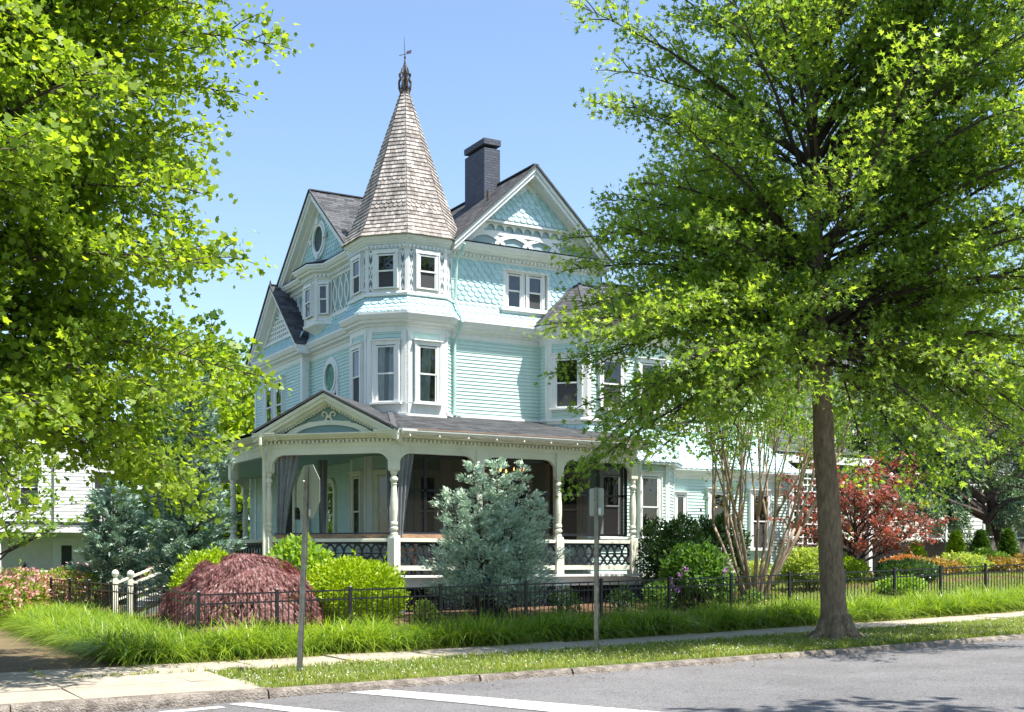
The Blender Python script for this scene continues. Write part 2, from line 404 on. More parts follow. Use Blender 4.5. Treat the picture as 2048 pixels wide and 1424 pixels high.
def blob_pts(n, c, rad, shell=.55, bump=.22, seed=0, bottom=-.6, nb=9):
    """points in a lumpy ellipsoid, concentrated towards its outside"""
    rg = np.random.default_rng(seed+5); d = rg.normal(size=(n*2, 3)); d /= np.linalg.norm(d, axis=1, keepdims=True); d = d[d[:, 2] > bottom][:n]
    ks = rg.normal(size=(nb*3, 3)); ks /= np.linalg.norm(ks, axis=1, keepdims=True)
    lump = np.max(np.clip((d@ks.T-.80)/.20, 0, 1), axis=1)
    r = (1-bump+bump*lump)*(1-shell*rg.random(len(d))**2.2*.7)
    r = r*(1+rg.normal(0, .045, len(d)))
    return np.array(c)+d*r[:, None]*np.array(rad), d, lump
def shrub(name, label, cat, c, rad, n, size, tmpl, lmat, group=None, seed=0, bottom=-.75, up=.3, bump=.25, shell=.6, stems=7, out=.9, nb=9, hang=0., stem_mat=None, part='foliage', root=None):
    """c is the base centre on the ground; the crown ellipsoid sits above it"""
    if root is None: root = empty(name, c, label, cat, group)
    cc = (c[0], c[1], c[2]+rad[2]*.92*(1 if len(rad) < 4 else rad[3]))
    P, d, lump = blob_pts(n, cc, rad[:3], shell, bump, seed, bottom, nb)
    rg = np.random.default_rng(seed+n); ks = max(3, int(n/220)); ii = rg.integers(0, len(P), ks)
    sp = []; sd = []
    for q in ii:
        L = (rad[0]+rad[2])*.5*rg.uniform(.12, .34); dv = d[q]+np.array([0, 0, .55])+rg.normal(0, .25, 3); dv /= np.linalg.norm(dv); t = rg.random(9)
        sp.append(P[q]+np.outer(t, dv)*L+rg.normal(0, size*.22, (9, 3))); sd.append(np.tile(dv, (9, 1)))
    P = np.concatenate([P]+sp); d = np.concatenate([d]+sd); lump = np.concatenate([lump, np.ones(9*ks)*.7])
    m = len(P); D = d*out+rv(m, .5)+np.array([0, 0, up-hang]); Nn = d+rv(m, .45)+np.array([0, 0, .5])
    leaves(part, P, D, Nn, size*RNG.uniform(.6, 1.2, m), tmpl, lmat, root, tint=np.clip(RNG.random(m)*.7+lump*.3, 0, 1))
    if stems:
        st = MB()
        for i in range(stems):
            a = i*2.4; e = Vector((cc[0]+rad[0]*.7*math.cos(a)*random.uniform(.2, 1), cc[1]+rad[1]*.7*math.sin(a)*random.uniform(.2, 1), cc[2]+rad[2]*random.uniform(0, .6)))
            b = Vector((c[0]+.06*math.cos(a), c[1]+.06*math.sin(a), c[2]-.05)); md = b.lerp(e, .5)+Vector((0, 0, .12*rad[2])); r = .02+.012*rad[2]
            st.tube([b, md, e], [r, r*.7, r*.3], 5)
        st.build('stem', stem_mat or M_TWIG, root)
    return root
# ------------------------------------------------------------------ the house
HOUSE = empty('victorian_house', (12.5, 28.2, -1.3), 'three storey pale teal and mint clapboard house with a pointed corner turret and wraparound porch', 'house')
CX, CY, TA = 13.4, 29.15, 1.28
def octv(a, i):
    h = a*.41421; q = {7: (-a, h), 0: (-a, -h), 1: (-h, -a), 2: (h, -a), 3: (a, -h), 4: (a, h), 5: (h, a), 6: (-h, a)}[i]
    return (CX+q[0], CY+q[1])
V7, V0, V1, V2 = [octv(TA, i) for i in (7, 0, 1, 2)]
JL = (12.5, 30.06); JR = (14.26, 28.2)
TOWER = [JL, V7, V0, V1, V2, JR]
LEFT = [(12.25, 38.0), (12.25, 33.66), (12.5, 33.66)]
BAY = [(16.95, 28.2), (16.95, 27.75), (17.69, 27.01), (20.33, 27.01), (21.07, 27.75), (21.07, 28.2)]
MAIN = LEFT+TOWER+BAY
SIDE = Fr((0, 28.2), (1, 0), (0, -1)); FRONT = Fr((12.5, 0), (0, 1), (-1, 0)); LEFTW = Fr((12.25, 0), (0, 1), (-1, 0))
def part(name, fn, m, parent=HOUSE, smooth=False, label=None):
    mb = MB(); fn(mb); o = mb.build(name, m, parent, smooth)
    if label: o['label'] = label
    return o
# walls
part('ground_floor_wall', lambda b: claps(b, [(12.25, 38.6)]+MAIN[1:], -.36, 2.66), M_MINT)
part('second_floor_wall', lambda b: claps(b, MAIN, 3.74, 5.78), M_MINT)
part('end_wall', lambda b: claps(b, [(16.6, 38.0), (12.25, 38.0)], -.4, 6.0), M_MINT)
# third floor core behind shingles and panels
PATH3 = [(12.5, 36.2), (12.5, 33.6)]+TOWER+[(18.9, 28.2)]
part('third_floor_wall', lambda b: sweep(b, [(12.49, 36.2), (12.49, 30.06)], [(0, 6.2), (0, 8.3)], closed=False), M_GREY)
def crown(b, path, z0, z1, o, t=0):
    h = z1-z0
    sweep(b, path, [(-.02, z0), (.035, z0), (.04, z0+.28*h), (.075, z0+.31*h), (.085, z0+.42*h), (o*.62, z0+.50*h), (o*.64, z0+.60*h), (o*.82, z0+.66*h), (o*.97, z0+.86*h), (o, z0+.88*h), (o, z1), (-.02, z1+.012)])
part('second_floor_cornice', lambda b: crown(b, MAIN, 5.74, 6.2, .31), M_WHITE)
part('turret_cornice', lambda b: (crown(b, TOWER, 7.86, 8.15, .19), dentils(b, TOWER, .035, .11, 7.835, 7.905, .05, .055)), M_WHITE)
SIDE3 = [JR, (18.75, 28.2)]
def side3c(b):
    crown(b, SIDE3, 7.84, 8.197, .37); dentils(b, SIDE3, .035, .13, 7.90, 7.965, .055, .06)
part('side_cornice', side3c, M_WHITE)
ORIEL = [(12.5, 33.59), (12.15, 33.24), (12.15, 32.35), (12.5, 32.0)]
F3 = [(12.5, 35.9)]+ORIEL+[(12.5, 30.2)]
def front3c(b):
    crown(b, F3, 7.84, 8.2, .33); dentils(b, F3, .035, .13, 7.875, 7.945, .055, .06)
part('front_cornice', front3c, M_WHITE)
part('belt_board', lambda b: sweep(b, TOWER[4:]+BAY, [(-.01, 3.60), (.045, 3.60), (.05, 3.66), (.085, 3.68), (.085, 3.73), (.03, 3.765), (-.01, 3.765)]), M_WHITE)
def skirts(b):
    pr = [(6.21, .28), (6.42, .13), (6.62, .045), (6.74, .02)]
    path = [(12.5, 35.2)]+TOWER+[(17.6, 28.2)]
    for j in range(3):
        (za, na), (zb, nb) = pr[j], pr[j+1]; lo = offs(path, na); hi = offs(path, nb)
        for i in range(len(path)-1):
            tiles(b, (*lo[i], za), (*lo[i+1], za), (*hi[i+1], zb), (*hi[i], zb), .13, .19, 'scale', .022, seed=i*7+j)
    # side wall above the skirt, left open for the recessed twin window
    def q(x0, x1, z0, z1, s): tiles(b, SIDE.P(x0, .02, z0), SIDE.P(x1, .02, z0), SIDE.P(x1, .02, z1), SIDE.P(x0, .02, z1), .135, .195, 'scale', .022, seed=s)
    q(14.24, 15.84, 6.745, 7.90, 1); q(17.2, 18.9, 6.745, 7.90, 2); q(15.84, 17.2, 7.72, 7.90, 3)
    # left gable foot
    tiles(b, LEFTW.P(37.95, .26, 6.21), LEFTW.P(33.4, .26, 6.21), LEFTW.P(33.5, .03, 6.62), LEFTW.P(37.8, .03, 6.62), .13, .19, 'scale', .022, seed=9)
    # skirt above the porch roof, flaring out
    path2 = [JR]+BAY; pr = [(2.66, .27), (3.0, .13), (3.3, .045), (3.605, .02)]
    for j in range(3):
        (za, na), (zb, nb) = pr[j], pr[j+1]; lo = offs(path2, na); hi = offs(path2, nb)
        for i in range(len(path2)-1):
            tiles(b, (*lo[i], za), (*lo[i+1], za), (*hi[i+1], zb), (*hi[i], zb), .135, .20, 'scale', .022, seed=i*7+j+50)
part('scalloped_shingles', skirts, M_TEAL)
part('skirt_soffit', lambda b: (sweep(b, [JR]+BAY, [(0, 2.60), (.25, 2.60), (.25, 2.655), (0, 2.655)])), M_WHITE)

# windows -------------------------------------------------------------
def window(fr, c, z0, z1, w, parent=HOUSE, cas=.10, nb=.03, curtain=None, screen=True, meet=.5, head=True, name='window', blind=False, trimm=None, arch=False, sill=True, label=None):
    """casing is the window part; sash, pane, curtain and screen are sub-parts. c = centre along the wall, w = sash opening"""
    nb += .028; W = MB(); h = w/2; tr = trimm or M_WHITE
    if not arch:
        for s in (-1, 1):
            W.fbox(fr, c+s*(h+cas/2)-cas/2, c+s*(h+cas/2)+cas/2, 0, nb+.045, z0-.02, z1+.02)
            W.fbox(fr, c+s*(h+cas*.88)-cas*.12, c+s*(h+cas*.88)+cas*.12, nb+.04, nb+.065, z0-.02, z1+.02)
        W.fbox(fr, c-h-cas-.012, c+h+cas+.012, 0, nb+.055, z1+.02, z1+.02+cas)
        if head: W.fbox(fr, c-h-cas-.04, c+h+cas+.04, 0, nb+.10, z1+.02+cas, z1+.05+cas)
    else:
        k = 14; ro, ri = h+cas, h; outer = [(c+ro*math.cos(math.pi*i/k), z1-h+ro*math.sin(math.pi*i/k)) for i in range(k+1)]; inner = [(c+ri*math.cos(math.pi*i/k), z1-h+ri*math.sin(math.pi*i/k)) for i in range(k+1)]
        for i in range(k): W.prism(fr, [outer[i], outer[i+1], inner[i+1], inner[i]], 0, nb+.05)
        for s in (-1, 1): W.fbox(fr, c+s*(h+cas/2)-cas/2, c+s*(h+cas/2)+cas/2, 0, nb+.05, z0, z1-h)
    if sill: W.fbox(fr, c-h-cas-.05, c+h+cas+.05, 0, nb+.10, z0-.07, z0-.02)
    o = W.build(name, tr, parent)
    if label: o['label'] = label
    S = MB(); f = .038; zm = z0+(z1-z0)*meet
    def rect(x0, x1, a, b_, n0, n1):
        S.fbox(fr, x0, x0+f, n0, n1, a, b_); S.fbox(fr, x1-f, x1, n0, n1, a, b_); S.fbox(fr, x0+f, x1-f, n0, n1, a, a+f); S.fbox(fr, x0+f, x1-f, n0, n1, b_-f, b_)
    rect(c-h, c+h, zm-.015, z1 if not arch else z1-h*.9, nb+.006, nb+.036); rect(c-h, c+h, z0-.02, zm+.022, nb-.004, nb+.024)
    S.build('sash', tr, o)
    G = MB(); x0, x1 = c-h+f, c+h-f
    if arch:
        k = 14; G.face([fr.P(x, nb+.012, z) for x, z in [(c+h*math.cos(math.pi*i/k), z1-h+h*math.sin(math.pi*i/k)) for i in range(k+1)]+[(c-h, zm), (c+h, zm)]])
    else: G.face([fr.P(x0, nb+.012, zm), fr.P(x1, nb+.012, zm), fr.P(x1, nb+.012, z1-f), fr.P(x0, nb+.012, z1-f)])
    G.face([fr.P(x0, nb+.004, z0), fr.P(x1, nb+.004, z0), fr.P(x1, nb+.004, zm), fr.P(x0, nb+.004, zm)])
    G.build('pane', M_GLASS, o)
    K = MB(); K.face([fr.P(c-h, nb-.020, z0-.02), fr.P(c+h, nb-.020, z0-.02), fr.P(c+h, nb-.020, z1), fr.P(c-h, nb-.020, z1)] if not arch else
                     [fr.P(x, nb-.020, z) for x, z in [(c-h, z0), (c+h, z0)]+[(c+h*math.cos(math.pi*i/14), z1-h+h*math.sin(math.pi*i/14)) for i in range(15)]])
    K.build('dark_room', M_ROOM, o)  # near-black sheet painting in the shade of the unlit room
    if curtain:
        CB = MB()
        for a, b_, t0, t1 in curtain:      # fractions of width at top and bottom
            n = 10; L0, L1 = c-h+w*a, c-h+w*b_; B0, B1 = c-h+w*t0, c-h+w*t1
            for i in range(n):
                u, v = i/n, (i+1)/n; wv = lambda q: nb-.010+.006*math.sin(q*20)
                CB.face([fr.P(B0+(B1-B0)*u, wv(u), z0), fr.P(B0+(B1-B0)*v, wv(v), z0), fr.P(L0+(L1-L0)*v, wv(v), z1-.03), fr.P(L0+(L1-L0)*u, wv(u), z1-.03)])
        CB.build('curtain', M_CURT, o)
    if screen:
        Z = MB(); Z.face([fr.P(x0, nb+.008, z0+.01), fr.P(x1, nb+.008, z0+.01), fr.P(x1, nb+.008, zm-.01), fr.P(x0, nb+.008, zm-.01)]); Z.build('insect_screen', M_SCREENG, o)
    if blind:
        Z = MB(); n = int((z1-zm)/.03)
        for i in range(n): zz = z1-.04-i*.03; Z.fbox(fr, x0, x1, nb-.018, nb-.008, zz-.022, zz)
        Z.build('blind', M_NCREAM, o)
    return o
TF = [seg_frame(V7, V0), seg_frame(V0, V1), seg_frame(V1, V2)]
TL = TF[0][1]
for k, (fr, L) in enumerate(TF):
    cur = [None, [(0, .42, 0, .38), (.66, 1, .62, 1)], [(.25, .75, 0, .62)]][k]
    window(fr, L/2, 3.98, 5.38, .50, curtain=cur, screen=(k == 0), cas=.11, nb=.04)
    window(fr, L/2, 6.84, 7.68, .47, cas=.09, nb=.035, blind=False, head=False, sill=False)
    window(fr, L/2, .35, 2.12, .46, cas=.10, nb=.04, screen=False, trimm=M_TRIM_BOUNCE)
# turret white panelling and corner pilasters
def pil(b):
    for i, (fr, L) in enumerate(TF):
        for s0, s1 in ((-.01, .155), (L-.155, L+.01)):
            b.fbox(fr, s0+.01, s1-.01, 0, .045, 3.7, 5.75); b.fbox(fr, s0+.035, s1-.035, .044, .055, 3.95, 5.62)
        b.fbox(fr, 0, L, 0, .038, 3.66, 3.92); b.fbox(fr, -.02, L+.02, 0, .075, 3.60, 3.68)
        b.fbox(fr, 0, L, 0, .032, 5.52, 5.56)
        # ground floor pilasters
        b.fbox(fr, 0, .15, 0, .045, -.35, 2.62); b.fbox(fr, L-.15, L, 0, .045, -.35, 2.62); b.fbox(fr, 0, L, 0, .04, -.35, .28)
    for fr, L in [seg_frame(V2, JR)]: b.fbox(fr, 0, .1, 0, .045, 3.7, 5.75)
part('pilasters', pil, M_WHITE)
def tp(b):
    sweep(b, TOWER, [(.0, 6.72), (.034, 6.72), (.034, 7.86), (0, 7.86)])
    sweep(b, TOWER, [(.0, 6.64), (.085, 6.64), (.095, 6.70), (.06, 6.745), (.0, 6.745)])
    for fr, L in TF:
        for s in (.015, L-.04): b.fbox(fr, s, s+.025, .03, .05, 6.75, 7.85)
        for s in (.165, L-.19): b.fbox(fr, s, s+.025, .03, .055, 6.75, 7.85)
part('turret_panels', tp, M_WHITE)
def cut(b, fr, L, c):
    if 1:
        if 1:
            z = 7.80; n = .037; w = .042
            def P(*q): b.face([fr.P(c+x*w, n, z+y) for x, y in q])
            P((-.8, 0), (0, -.06), (.8, 0)); P((-1, -.08), (-1, -.26), (0, -.36), (1, -.26), (1, -.08), (0, -.2))
            for s in (-1, 1): P((s, -.38), (s, -.50), (s*.25, -.44)); P((s, -.72), (s, -.58), (s*.25, -.66))
            P((0, -.46), (.25, -.55), (0, -.66), (-.25, -.55))
            P((-1, -.96), (-1, -.82), (0, -.72), (1, -.82), (1, -.96), (0, -.86)); P((-.8, -1.04), (0, -.97), (.8, -1.04))
for fr, L in TF+[seg_frame(V2, JR)]:
    for c in ((.10, L-.10) if L > .6 else (.12, .3)): part('fretwork', lambda b: cut(b, fr, L, c), M_FRET)
# corner boards
for z0, z1 in ((3.76, 5.75), (-.35, 2.62)):
    for (x, y) in ((12.25, 33.66), (12.25, 38.0)):
        part('corner_board', lambda b: (b.box((x-.045, y-(.045 if y < 34 else .12), z0), (x+.02, y+(.13 if y < 34 else .02), z1)), y < 34 and b.box((x+.018, 33.612, z0), (12.40, 33.67, z1))), M_WHITE)
    for i in (1, 2, 3, 4):
        def cbx(b):
            for A, Bq, e in ((BAY[i-1], BAY[i], 1), (BAY[i], BAY[i+1], 0)):
                fr, L = seg_frame(A, Bq); b.fbox(fr, L-.10 if e else -.01, L+.01 if e else .10, 0, .04+.003*e, z0, z1)
        part('corner_board', cbx, M_WHITE)

# side wall windows, recessed twin window on the third floor
REC = Fr((0, 28.36), (1, 0), (0, -1))
def rec(b):
    b.fbox(SIDE, 15.80, 15.86, -.2, .035, 6.70, 7.75); b.fbox(SIDE, 17.18, 17.24, -.2, .035, 6.70, 7.75)
    b.fbox(SIDE, 15.86, 17.18, -.2, .03, 7.69, 7.75)
    b.fbox(REC, 15.86, 17.18, -.05, .0, 6.6, 7.7)
    b.fbox(SIDE, 15.68, 17.34, -.16, .16, 6.60, 6.69); b.fbox(SIDE, 15.72, 17.30, -.02, .10, 6.54, 6.60)
part('window_recess', rec, M_WHITE)
window(REC, 16.20, 6.74, 7.62, .42, cas=.09, nb=.03, head=False, sill=False, screen=False)
window(REC, 16.84, 6.74, 7.62, .42, cas=.09, nb=.03, head=False, sill=False)
fr, L = seg_frame(BAY[1], BAY[2]); window(fr, L/2, 4.05, 5.32, .62, cas=.11, curtain=None); window(fr, L/2, .45, 2.2, .6, cas=.1, trimm=M_TRIM_BOUNCE)
fr, L = seg_frame(BAY[2], BAY[3]); window(fr, .75, 4.05, 5.32, .62, cas=.11); window(fr, 2.0, 4.05, 5.32, .62, cas=.11)
window(fr, .7, .62, 2.25, .55, cas=.1); window(fr, 1.98, .62, 2.25, .55, cas=.12, screen=False)
part('bay_panel', lambda b: b.fbox(fr, 1.45, 2.60, 0, .034, .42, .56), M_TRIM_BOUNCE)
for x in (15.15, 16.25): window(SIDE, x, .25, 2.15, .62, cas=.1, trimm=M_TRIM_BOUNCE)
# left section twin windows
window(LEFTW, 36.55, 4.0, 5.40, .62, cas=.10, screen=False); window(LEFTW, 35.62, 4.0, 5.40, .62, cas=.10, screen=False)
# ground floor under the porch
window(FRONT, 32.0, .35, 2.15, .56, cas=.13, arch=True, screen=False, trimm=M_TRIM_BOUNCE)
def door(b):
    b.fbox(LEFTW, 34.2, 34.34, 0, .07, -.35, 2.2); b.fbox(LEFTW, 35.30, 35.44, 0, .07, -.35, 2.2); b.fbox(LEFTW, 34.2, 35.44, 0, .09, 2.2, 2.36); b.fbox(LEFTW, 34.34, 35.30, 0, .03, -.34, 2.2)
D_ = part('door', door, M_TRIM_BOUNCE)
part('door_glass', lambda b: b.face([LEFTW.P(34.52, .035, .7), LEFTW.P(35.12, .035, .7), LEFTW.P(35.12, .035, 2.0), LEFTW.P(34.52, .035, 2.0)]), M_ROOM, D_)
part('mailbox', lambda b: b.fbox(LEFTW, 33.86, 34.02, .03, .13, 1.18, 1.52), M_DARKWOOD)
# circular windows
def ring(b, fr, c, z, r0, r1, n0, n1, a0=0, a1=2*math.pi, k=32):
    for i in range(k):
        a = a0+(a1-a0)*i/k; q = a0+(a1-a0)*(i+1)/k
        b.prism(fr, [(c+r0*math.cos(a), z+r0*math.sin(a)), (c+r1*math.cos(a), z+r1*math.sin(a)), (c+r1*math.cos(q), z+r1*math.sin(q)), (c+r0*math.cos(q), z+r0*math.sin(q))], n0, n1)
def disc(b, fr, c, z, r, n, k=32): b.face([fr.P(c+r*math.cos(2*math.pi*i/k), n, z+r*math.sin(2*math.pi*i/k)) for i in range(k)])
W1 = part('round_window', lambda b: (ring(b, FRONT, 32.9, 9.13, .36, .44, 0, .10), ring(b, FRONT, 32.9, 9.13, .44, .54, 0, .075), b.fbox(FRONT, 32.83, 32.97, .06, .14, 9.55, 9.72),
     b.fbox(FRONT, 32.83, 32.97, .06, .14, 8.55, 8.68), b.fbox(FRONT, 32.30, 32.44, .06, .14, 9.06, 9.2), b.fbox(FRONT, 33.36, 33.5, .06, .14, 9.06, 9.2)), M_WHITE, label='round attic window with four keystones')
part('pane', lambda b: disc(b, FRONT, 32.9, 9.13, .37, .05), mat('green_dark_glass', (.015, .05, .03), .45, .5, 6., spec=.25), W1)  # dark green painted in for the trees mirrored in the pane
def w2(b):
    ring(b, FRONT, 32.0, 5.08, .38, .46, .0, .10); ring(b, FRONT, 32.0, 5.08, .46, .56, 0, .07)
    for s in (-1, 1): b.fbox(FRONT, 32.0+s*.50-.06, 32.0+s*.50+.06, 0, .068, 3.8, 4.85)
    b.fbox(FRONT, 31.6, 32.4, 0, .09, 4.60, 4.68)
W2 = part('stained_glass_window', w2, M_WHITE, label='round stained glass window above the porch gable')
part('pane', lambda b: b.face([FRONT.P(31.56, .04, 3.8), FRONT.P(32.44, .04, 3.8), FRONT.P(32.44, .04, 4.62), FRONT.P(31.56, .04, 4.62)]), M_ROOM, W2)
def sg():
    m = bpy.data.materials.new('stained_glass'); m.use_nodes = True; nt = m.node_tree; N = nt.nodes; L = nt.links
    p = N['Principled BSDF']; tc = N.new('ShaderNodeTexCoord'); v = N.new('ShaderNodeTexVoronoi'); v.inputs['Scale'].default_value = 11
    L.new(tc.outputs['Object'], v.inputs['Vector']); r = N.new('ShaderNodeValToRGB'); L.new(v.outputs['Color'], r.inputs[0])
    el = r.color_ramp.elements; el[0].position = .1; el[0].color = (.01, .09, .05, 1); el[1].position = .9; el[1].color = (.30, .42, .08, 1)
    e = el.new(.4); e.color = (.03, .25, .14, 1); e = el.new(.7); e.color = (.02, .16, .15, 1)
    v2 = N.new('ShaderNodeTexVoronoi'); v2.feature = 'DISTANCE_TO_EDGE'; v2.inputs['Scale'].default_value = 11; L.new(tc.outputs['Object'], v2.inputs['Vector'])
    mr = N.new('ShaderNodeMapRange'); mr.inputs['From Max'].default_value = .06; L.new(v2.outputs['Distance'], mr.inputs[0])
    mx = N.new('ShaderNodeMix'); mx.data_type = 'RGBA'; mx.inputs['A'].default_value = (.01, .01, .01, 1); L.new(mr.outputs[0], mx.inputs['Factor']); L.new(r.outputs[0], mx.inputs['B'])
    L.new(mx.outputs['Result'], p.inputs['Base Color']); p.inputs['Roughness'].default_value = .35; return m
part('stained_pane', lambda b: disc(b, FRONT, 32.0, 5.08, .385, .05), sg(), W2)

# gables ---------------------------------------------------------------
def chev(b, fr, s1, z1, sa, za, s2, z2, v0, v1, n0, n1):
    up = [(s1, z1-v0), (sa, za-v0), (s2, z2-v0)]; dn = [(s1, z1-v1), (sa, za-v1), (s2, z2-v1)]
    b.prism(fr, [up[0], up[1], dn[1], dn[0]], n0, n1); b.prism(fr, [up[1], up[2], dn[2], dn[1]], n0, n1)
RS = (14.15, 8.2, 16.55, 10.45, 18.95, 8.2)
def gs(b):
    chev(b, SIDE, *RS, .03, .15, -.05, .46); chev(b, SIDE, *RS, .15, .27, -.05, .42); chev(b, SIDE, *RS, .27, .34, -.05, .20); chev(b, SIDE, 14.35, 8.387, 16.55, 10.45, 18.75, 8.387, .34, .52, -.05, .06)
part('side_gable_rake', gs, M_WHITE)
def gs2(b):
    tiles(b, SIDE.P(15.10, .13, 8.96), SIDE.P(18.0, .13, 8.96), SIDE.P(16.57, .02, 10.06), SIDE.P(16.53, .02, 10.06), .135, .195, 'scale', .022, seed=21)
    b.fbox(SIDE, 15.1, 18.0, 0, .12, 8.93, 8.955)
part('side_gable_shingles', gs2, M_TEAL)
part('side_gable_panel', lambda b: b.prism(SIDE, [(14.2, 8.15), (18.9, 8.15), (16.55, 10.3)], -.06, 0), M_PALE)
def gs3(b):
    b.fbox(SIDE, 15.0, 18.1, 0, .14, 8.88, 8.94)
    n = 11; x0, x1 = 15.0, 18.1; w = (x1-x0)/n
    for i in range(n):
        c = x0+(i+.5)*w; k = 6; r = w*.42
        arc = [(c-r*math.cos(math.pi*j/k), 8.74+r*.9*math.sin(math.pi*j/k)) for j in range(k+1)]
        b.prism(SIDE, [(x0+i*w, 8.90)]+[(x0+i*w, 8.70)]+[arc[0]]+arc[1:4]+[(c, 8.90)], .01, .05)
        b.prism(SIDE, [(c, 8.90)]+arc[3:]+[(x0+(i+1)*w, 8.70), (x0+(i+1)*w, 8.90)], .01, .05)
    for i in range(5):
        c = 14.85+i*.85; k = 14; ww = 1.02
        p = [(c+ww*math.cos(math.pi*j/k), 8.29+.40*math.sin(math.pi*j/k)) for j in range(k+1)]; q = [(c+(ww-.12)*math.cos(math.pi*j/k), 8.29+.29*math.sin(math.pi*j/k)) for j in range(k+1)]
        for j in range(k):
            zz = [p[j], p[j+1], q[j+1], q[j]]
            if all(8.2+(2.4-abs(x-16.55))*.9375-.2 > z and abs(x-16.55) < 2.2 for x, z in zz): b.prism(SIDE, zz, .0, .045+.004*(i % 3))
part('side_gable_fretwork', gs3, M_WHITE)
part('side_gable_ledge', lambda b: tiles(b, (14.3, 27.80, 8.215), (18.8, 27.80, 8.215), (18.6, 28.2, 8.30), (14.5, 28.2, 8.30), .13, .3, 'square', .01, seed=5), M_ROOF)
# front main gable
RF = (29.95, 8.2, 32.8, 10.45, 35.65, 8.2)
def gf(b):
    chev(b, FRONT, *RF, .03, .14, -.05, .38); chev(b, FRONT, *RF, .14, .26, -.05, .33); chev(b, FRONT, *RF, .26, .34, -.05, .18); chev(b, FRONT, 30.2, 8.40, 32.8, 10.45, 35.4, 8.40, .34, .48, -.05, .06)
part('front_gable_rake', gf, M_WHITE)
part('front_gable_shingles', lambda b: tiles(b, FRONT.P(35.3, .02, 8.2), FRONT.P(30.3, .02, 8.2), FRONT.P(32.78, .02, 10.05), FRONT.P(32.82, .02, 10.05), .125, .185, 'scale', .022, seed=31), M_TEAL)
part('front_gable_ledge', lambda b: (tiles(b, FRONT.P(33.75, .34, 8.225), FRONT.P(33.3, .70, 8.225), FRONT.P(33.2, .0, 8.42), FRONT.P(33.4, .0, 8.40), .1, .25, 'square', .008),
    tiles(b, FRONT.P(33.35, .69, 8.225), FRONT.P(32.2, .69, 8.225), FRONT.P(32.3, .0, 8.45), FRONT.P(33.2, .0, 8.45), .13, .3, 'square', .01, seed=5), tiles(b, FRONT.P(32.2, .69, 8.225), FRONT.P(31.85, .34, 8.225), FRONT.P(31.9, .0, 8.40), FRONT.P(32.3, 0, 8.45), .1, .25, 'square', .008),
    b.prism(FRONT, [(30.2, 8.205), (35.6, 8.205), (35.6, 8.24), (30.2, 8.24)], 0, .32)), M_ROOF)
def latt(b, y0, y1):
    if 1:
        b.fbox(FRONT, y0, y1, 0, .045, 6.74, 6.84); b.fbox(FRONT, y0, y1, 0, .05, 7.80, 7.86)
        n = int((y1-y0)/.42+.5); w = (y1-y0)/n; k = 14
        for i in range(n+1):
            for s in (-1, 1):
                pr = None
                for j in range(k+1):
                    z = 6.84+.97*j/k; y = y0+(i+.5)*w+s*w*.62*math.cos(math.pi*(j/k-.5))-s*w*.31
                    if pr and y0 < y < y1 and y0 < pr[0] < y1:
                        h = .028; b.prism(FRONT, [(pr[0]-h, pr[1]), (pr[0]+h, pr[1]), (y+h, z), (y-h, z)], .008, .04+.003*s)
                    pr = (y, z)
for q in ((30.25, 31.95), (33.65, 35.3)): part('front_lattice', lambda b: latt(b, *q), M_WHITE)
# oriel
def ori(b):
    sweep(b, ORIEL, [(-.02, 6.66), (0, 6.66), (0, 7.86), (-.02, 7.86)])
    sweep(b, ORIEL, [(-.03, 6.58), (.05, 6.58), (.06, 6.66), (.0, 6.70), (-.03, 6.70)])
    lo = offs(ORIEL, .04); tip = (12.5, 32.8, 6.28); pts = [(x, y, 6.58) for x, y in lo]
    for i in range(3): b.face([pts[i], pts[i+1], tip])
    for A, Bq in zip(ORIEL[:-1], ORIEL[1:]):
        fr, L = seg_frame(A, Bq); b.fbox(fr, 0, .05, 0, .03, 6.7, 7.86); b.fbox(fr, L-.05, L, 0, .03, 6.7, 7.86)
part('oriel', ori, M_WHITE)
fr, L = seg_frame(ORIEL[1], ORIEL[2]); window(fr, L/2, 6.86, 7.66, .46, cas=.08, nb=.03, head=False, sill=False, screen=False)
fr, L = seg_frame(ORIEL[2], ORIEL[3]); window(fr, L/2, 6.86, 7.66, .26, cas=.05, nb=.03, head=False, sill=False, screen=False)
# small left gable
RL = (33.26, 6.17, 35.55, 8.26, 37.85, 6.17)
def gl(b):
    chev(b, LEFTW, *RL, .03, .13, -.05, .36); chev(b, LEFTW, *RL, .13, .25, -.05, .31); chev(b, LEFTW, 33.45, 6.343, 35.55, 8.26, 37.65, 6.343, .25, .42, -.05, .10)
    b.fbox(LEFTW, 33.9, 37.2, 0, .08, 6.62, 6.68)
    # square lattice and sunburst
    n = 16
    for i in range(n+1):
        y = 34.15+2.8*i/n; top = min(7.28, 8.26-.42-abs(y-35.55)*.912)
        if top > 6.7: b.fbox(LEFTW, y-.035, y+.035, .01, .04, 6.68, top)
    for j in range(5):
        z = 6.70+.14*j; hw = (7.80-z)/.912-.05; b.fbox(LEFTW, 35.55-hw, 35.55+hw, .01, .037, z-.02, z+.035)
    for j in range(7):
        a = math.pi*(j+.5)/7; b.bar(LEFTW.P(35.55+.10*math.cos(a), .02, 7.30+.08*math.sin(a)), LEFTW.P(35.55+.42*math.cos(a), .02, 7.30+.5*math.sin(a)), .04, .03, (1, 0, 0))
    ring(b, LEFTW, 35.55, 7.30, 0.0, .12, .01, .04, 0, math.pi, 8)
part('left_gable_trim', gl, M_WHITE)
part('left_gable_panel', lambda b: b.prism(LEFTW, [(33.4, 6.2), (37.7, 6.2), (35.55, 8.1)], -.05, .003), M_GREY)

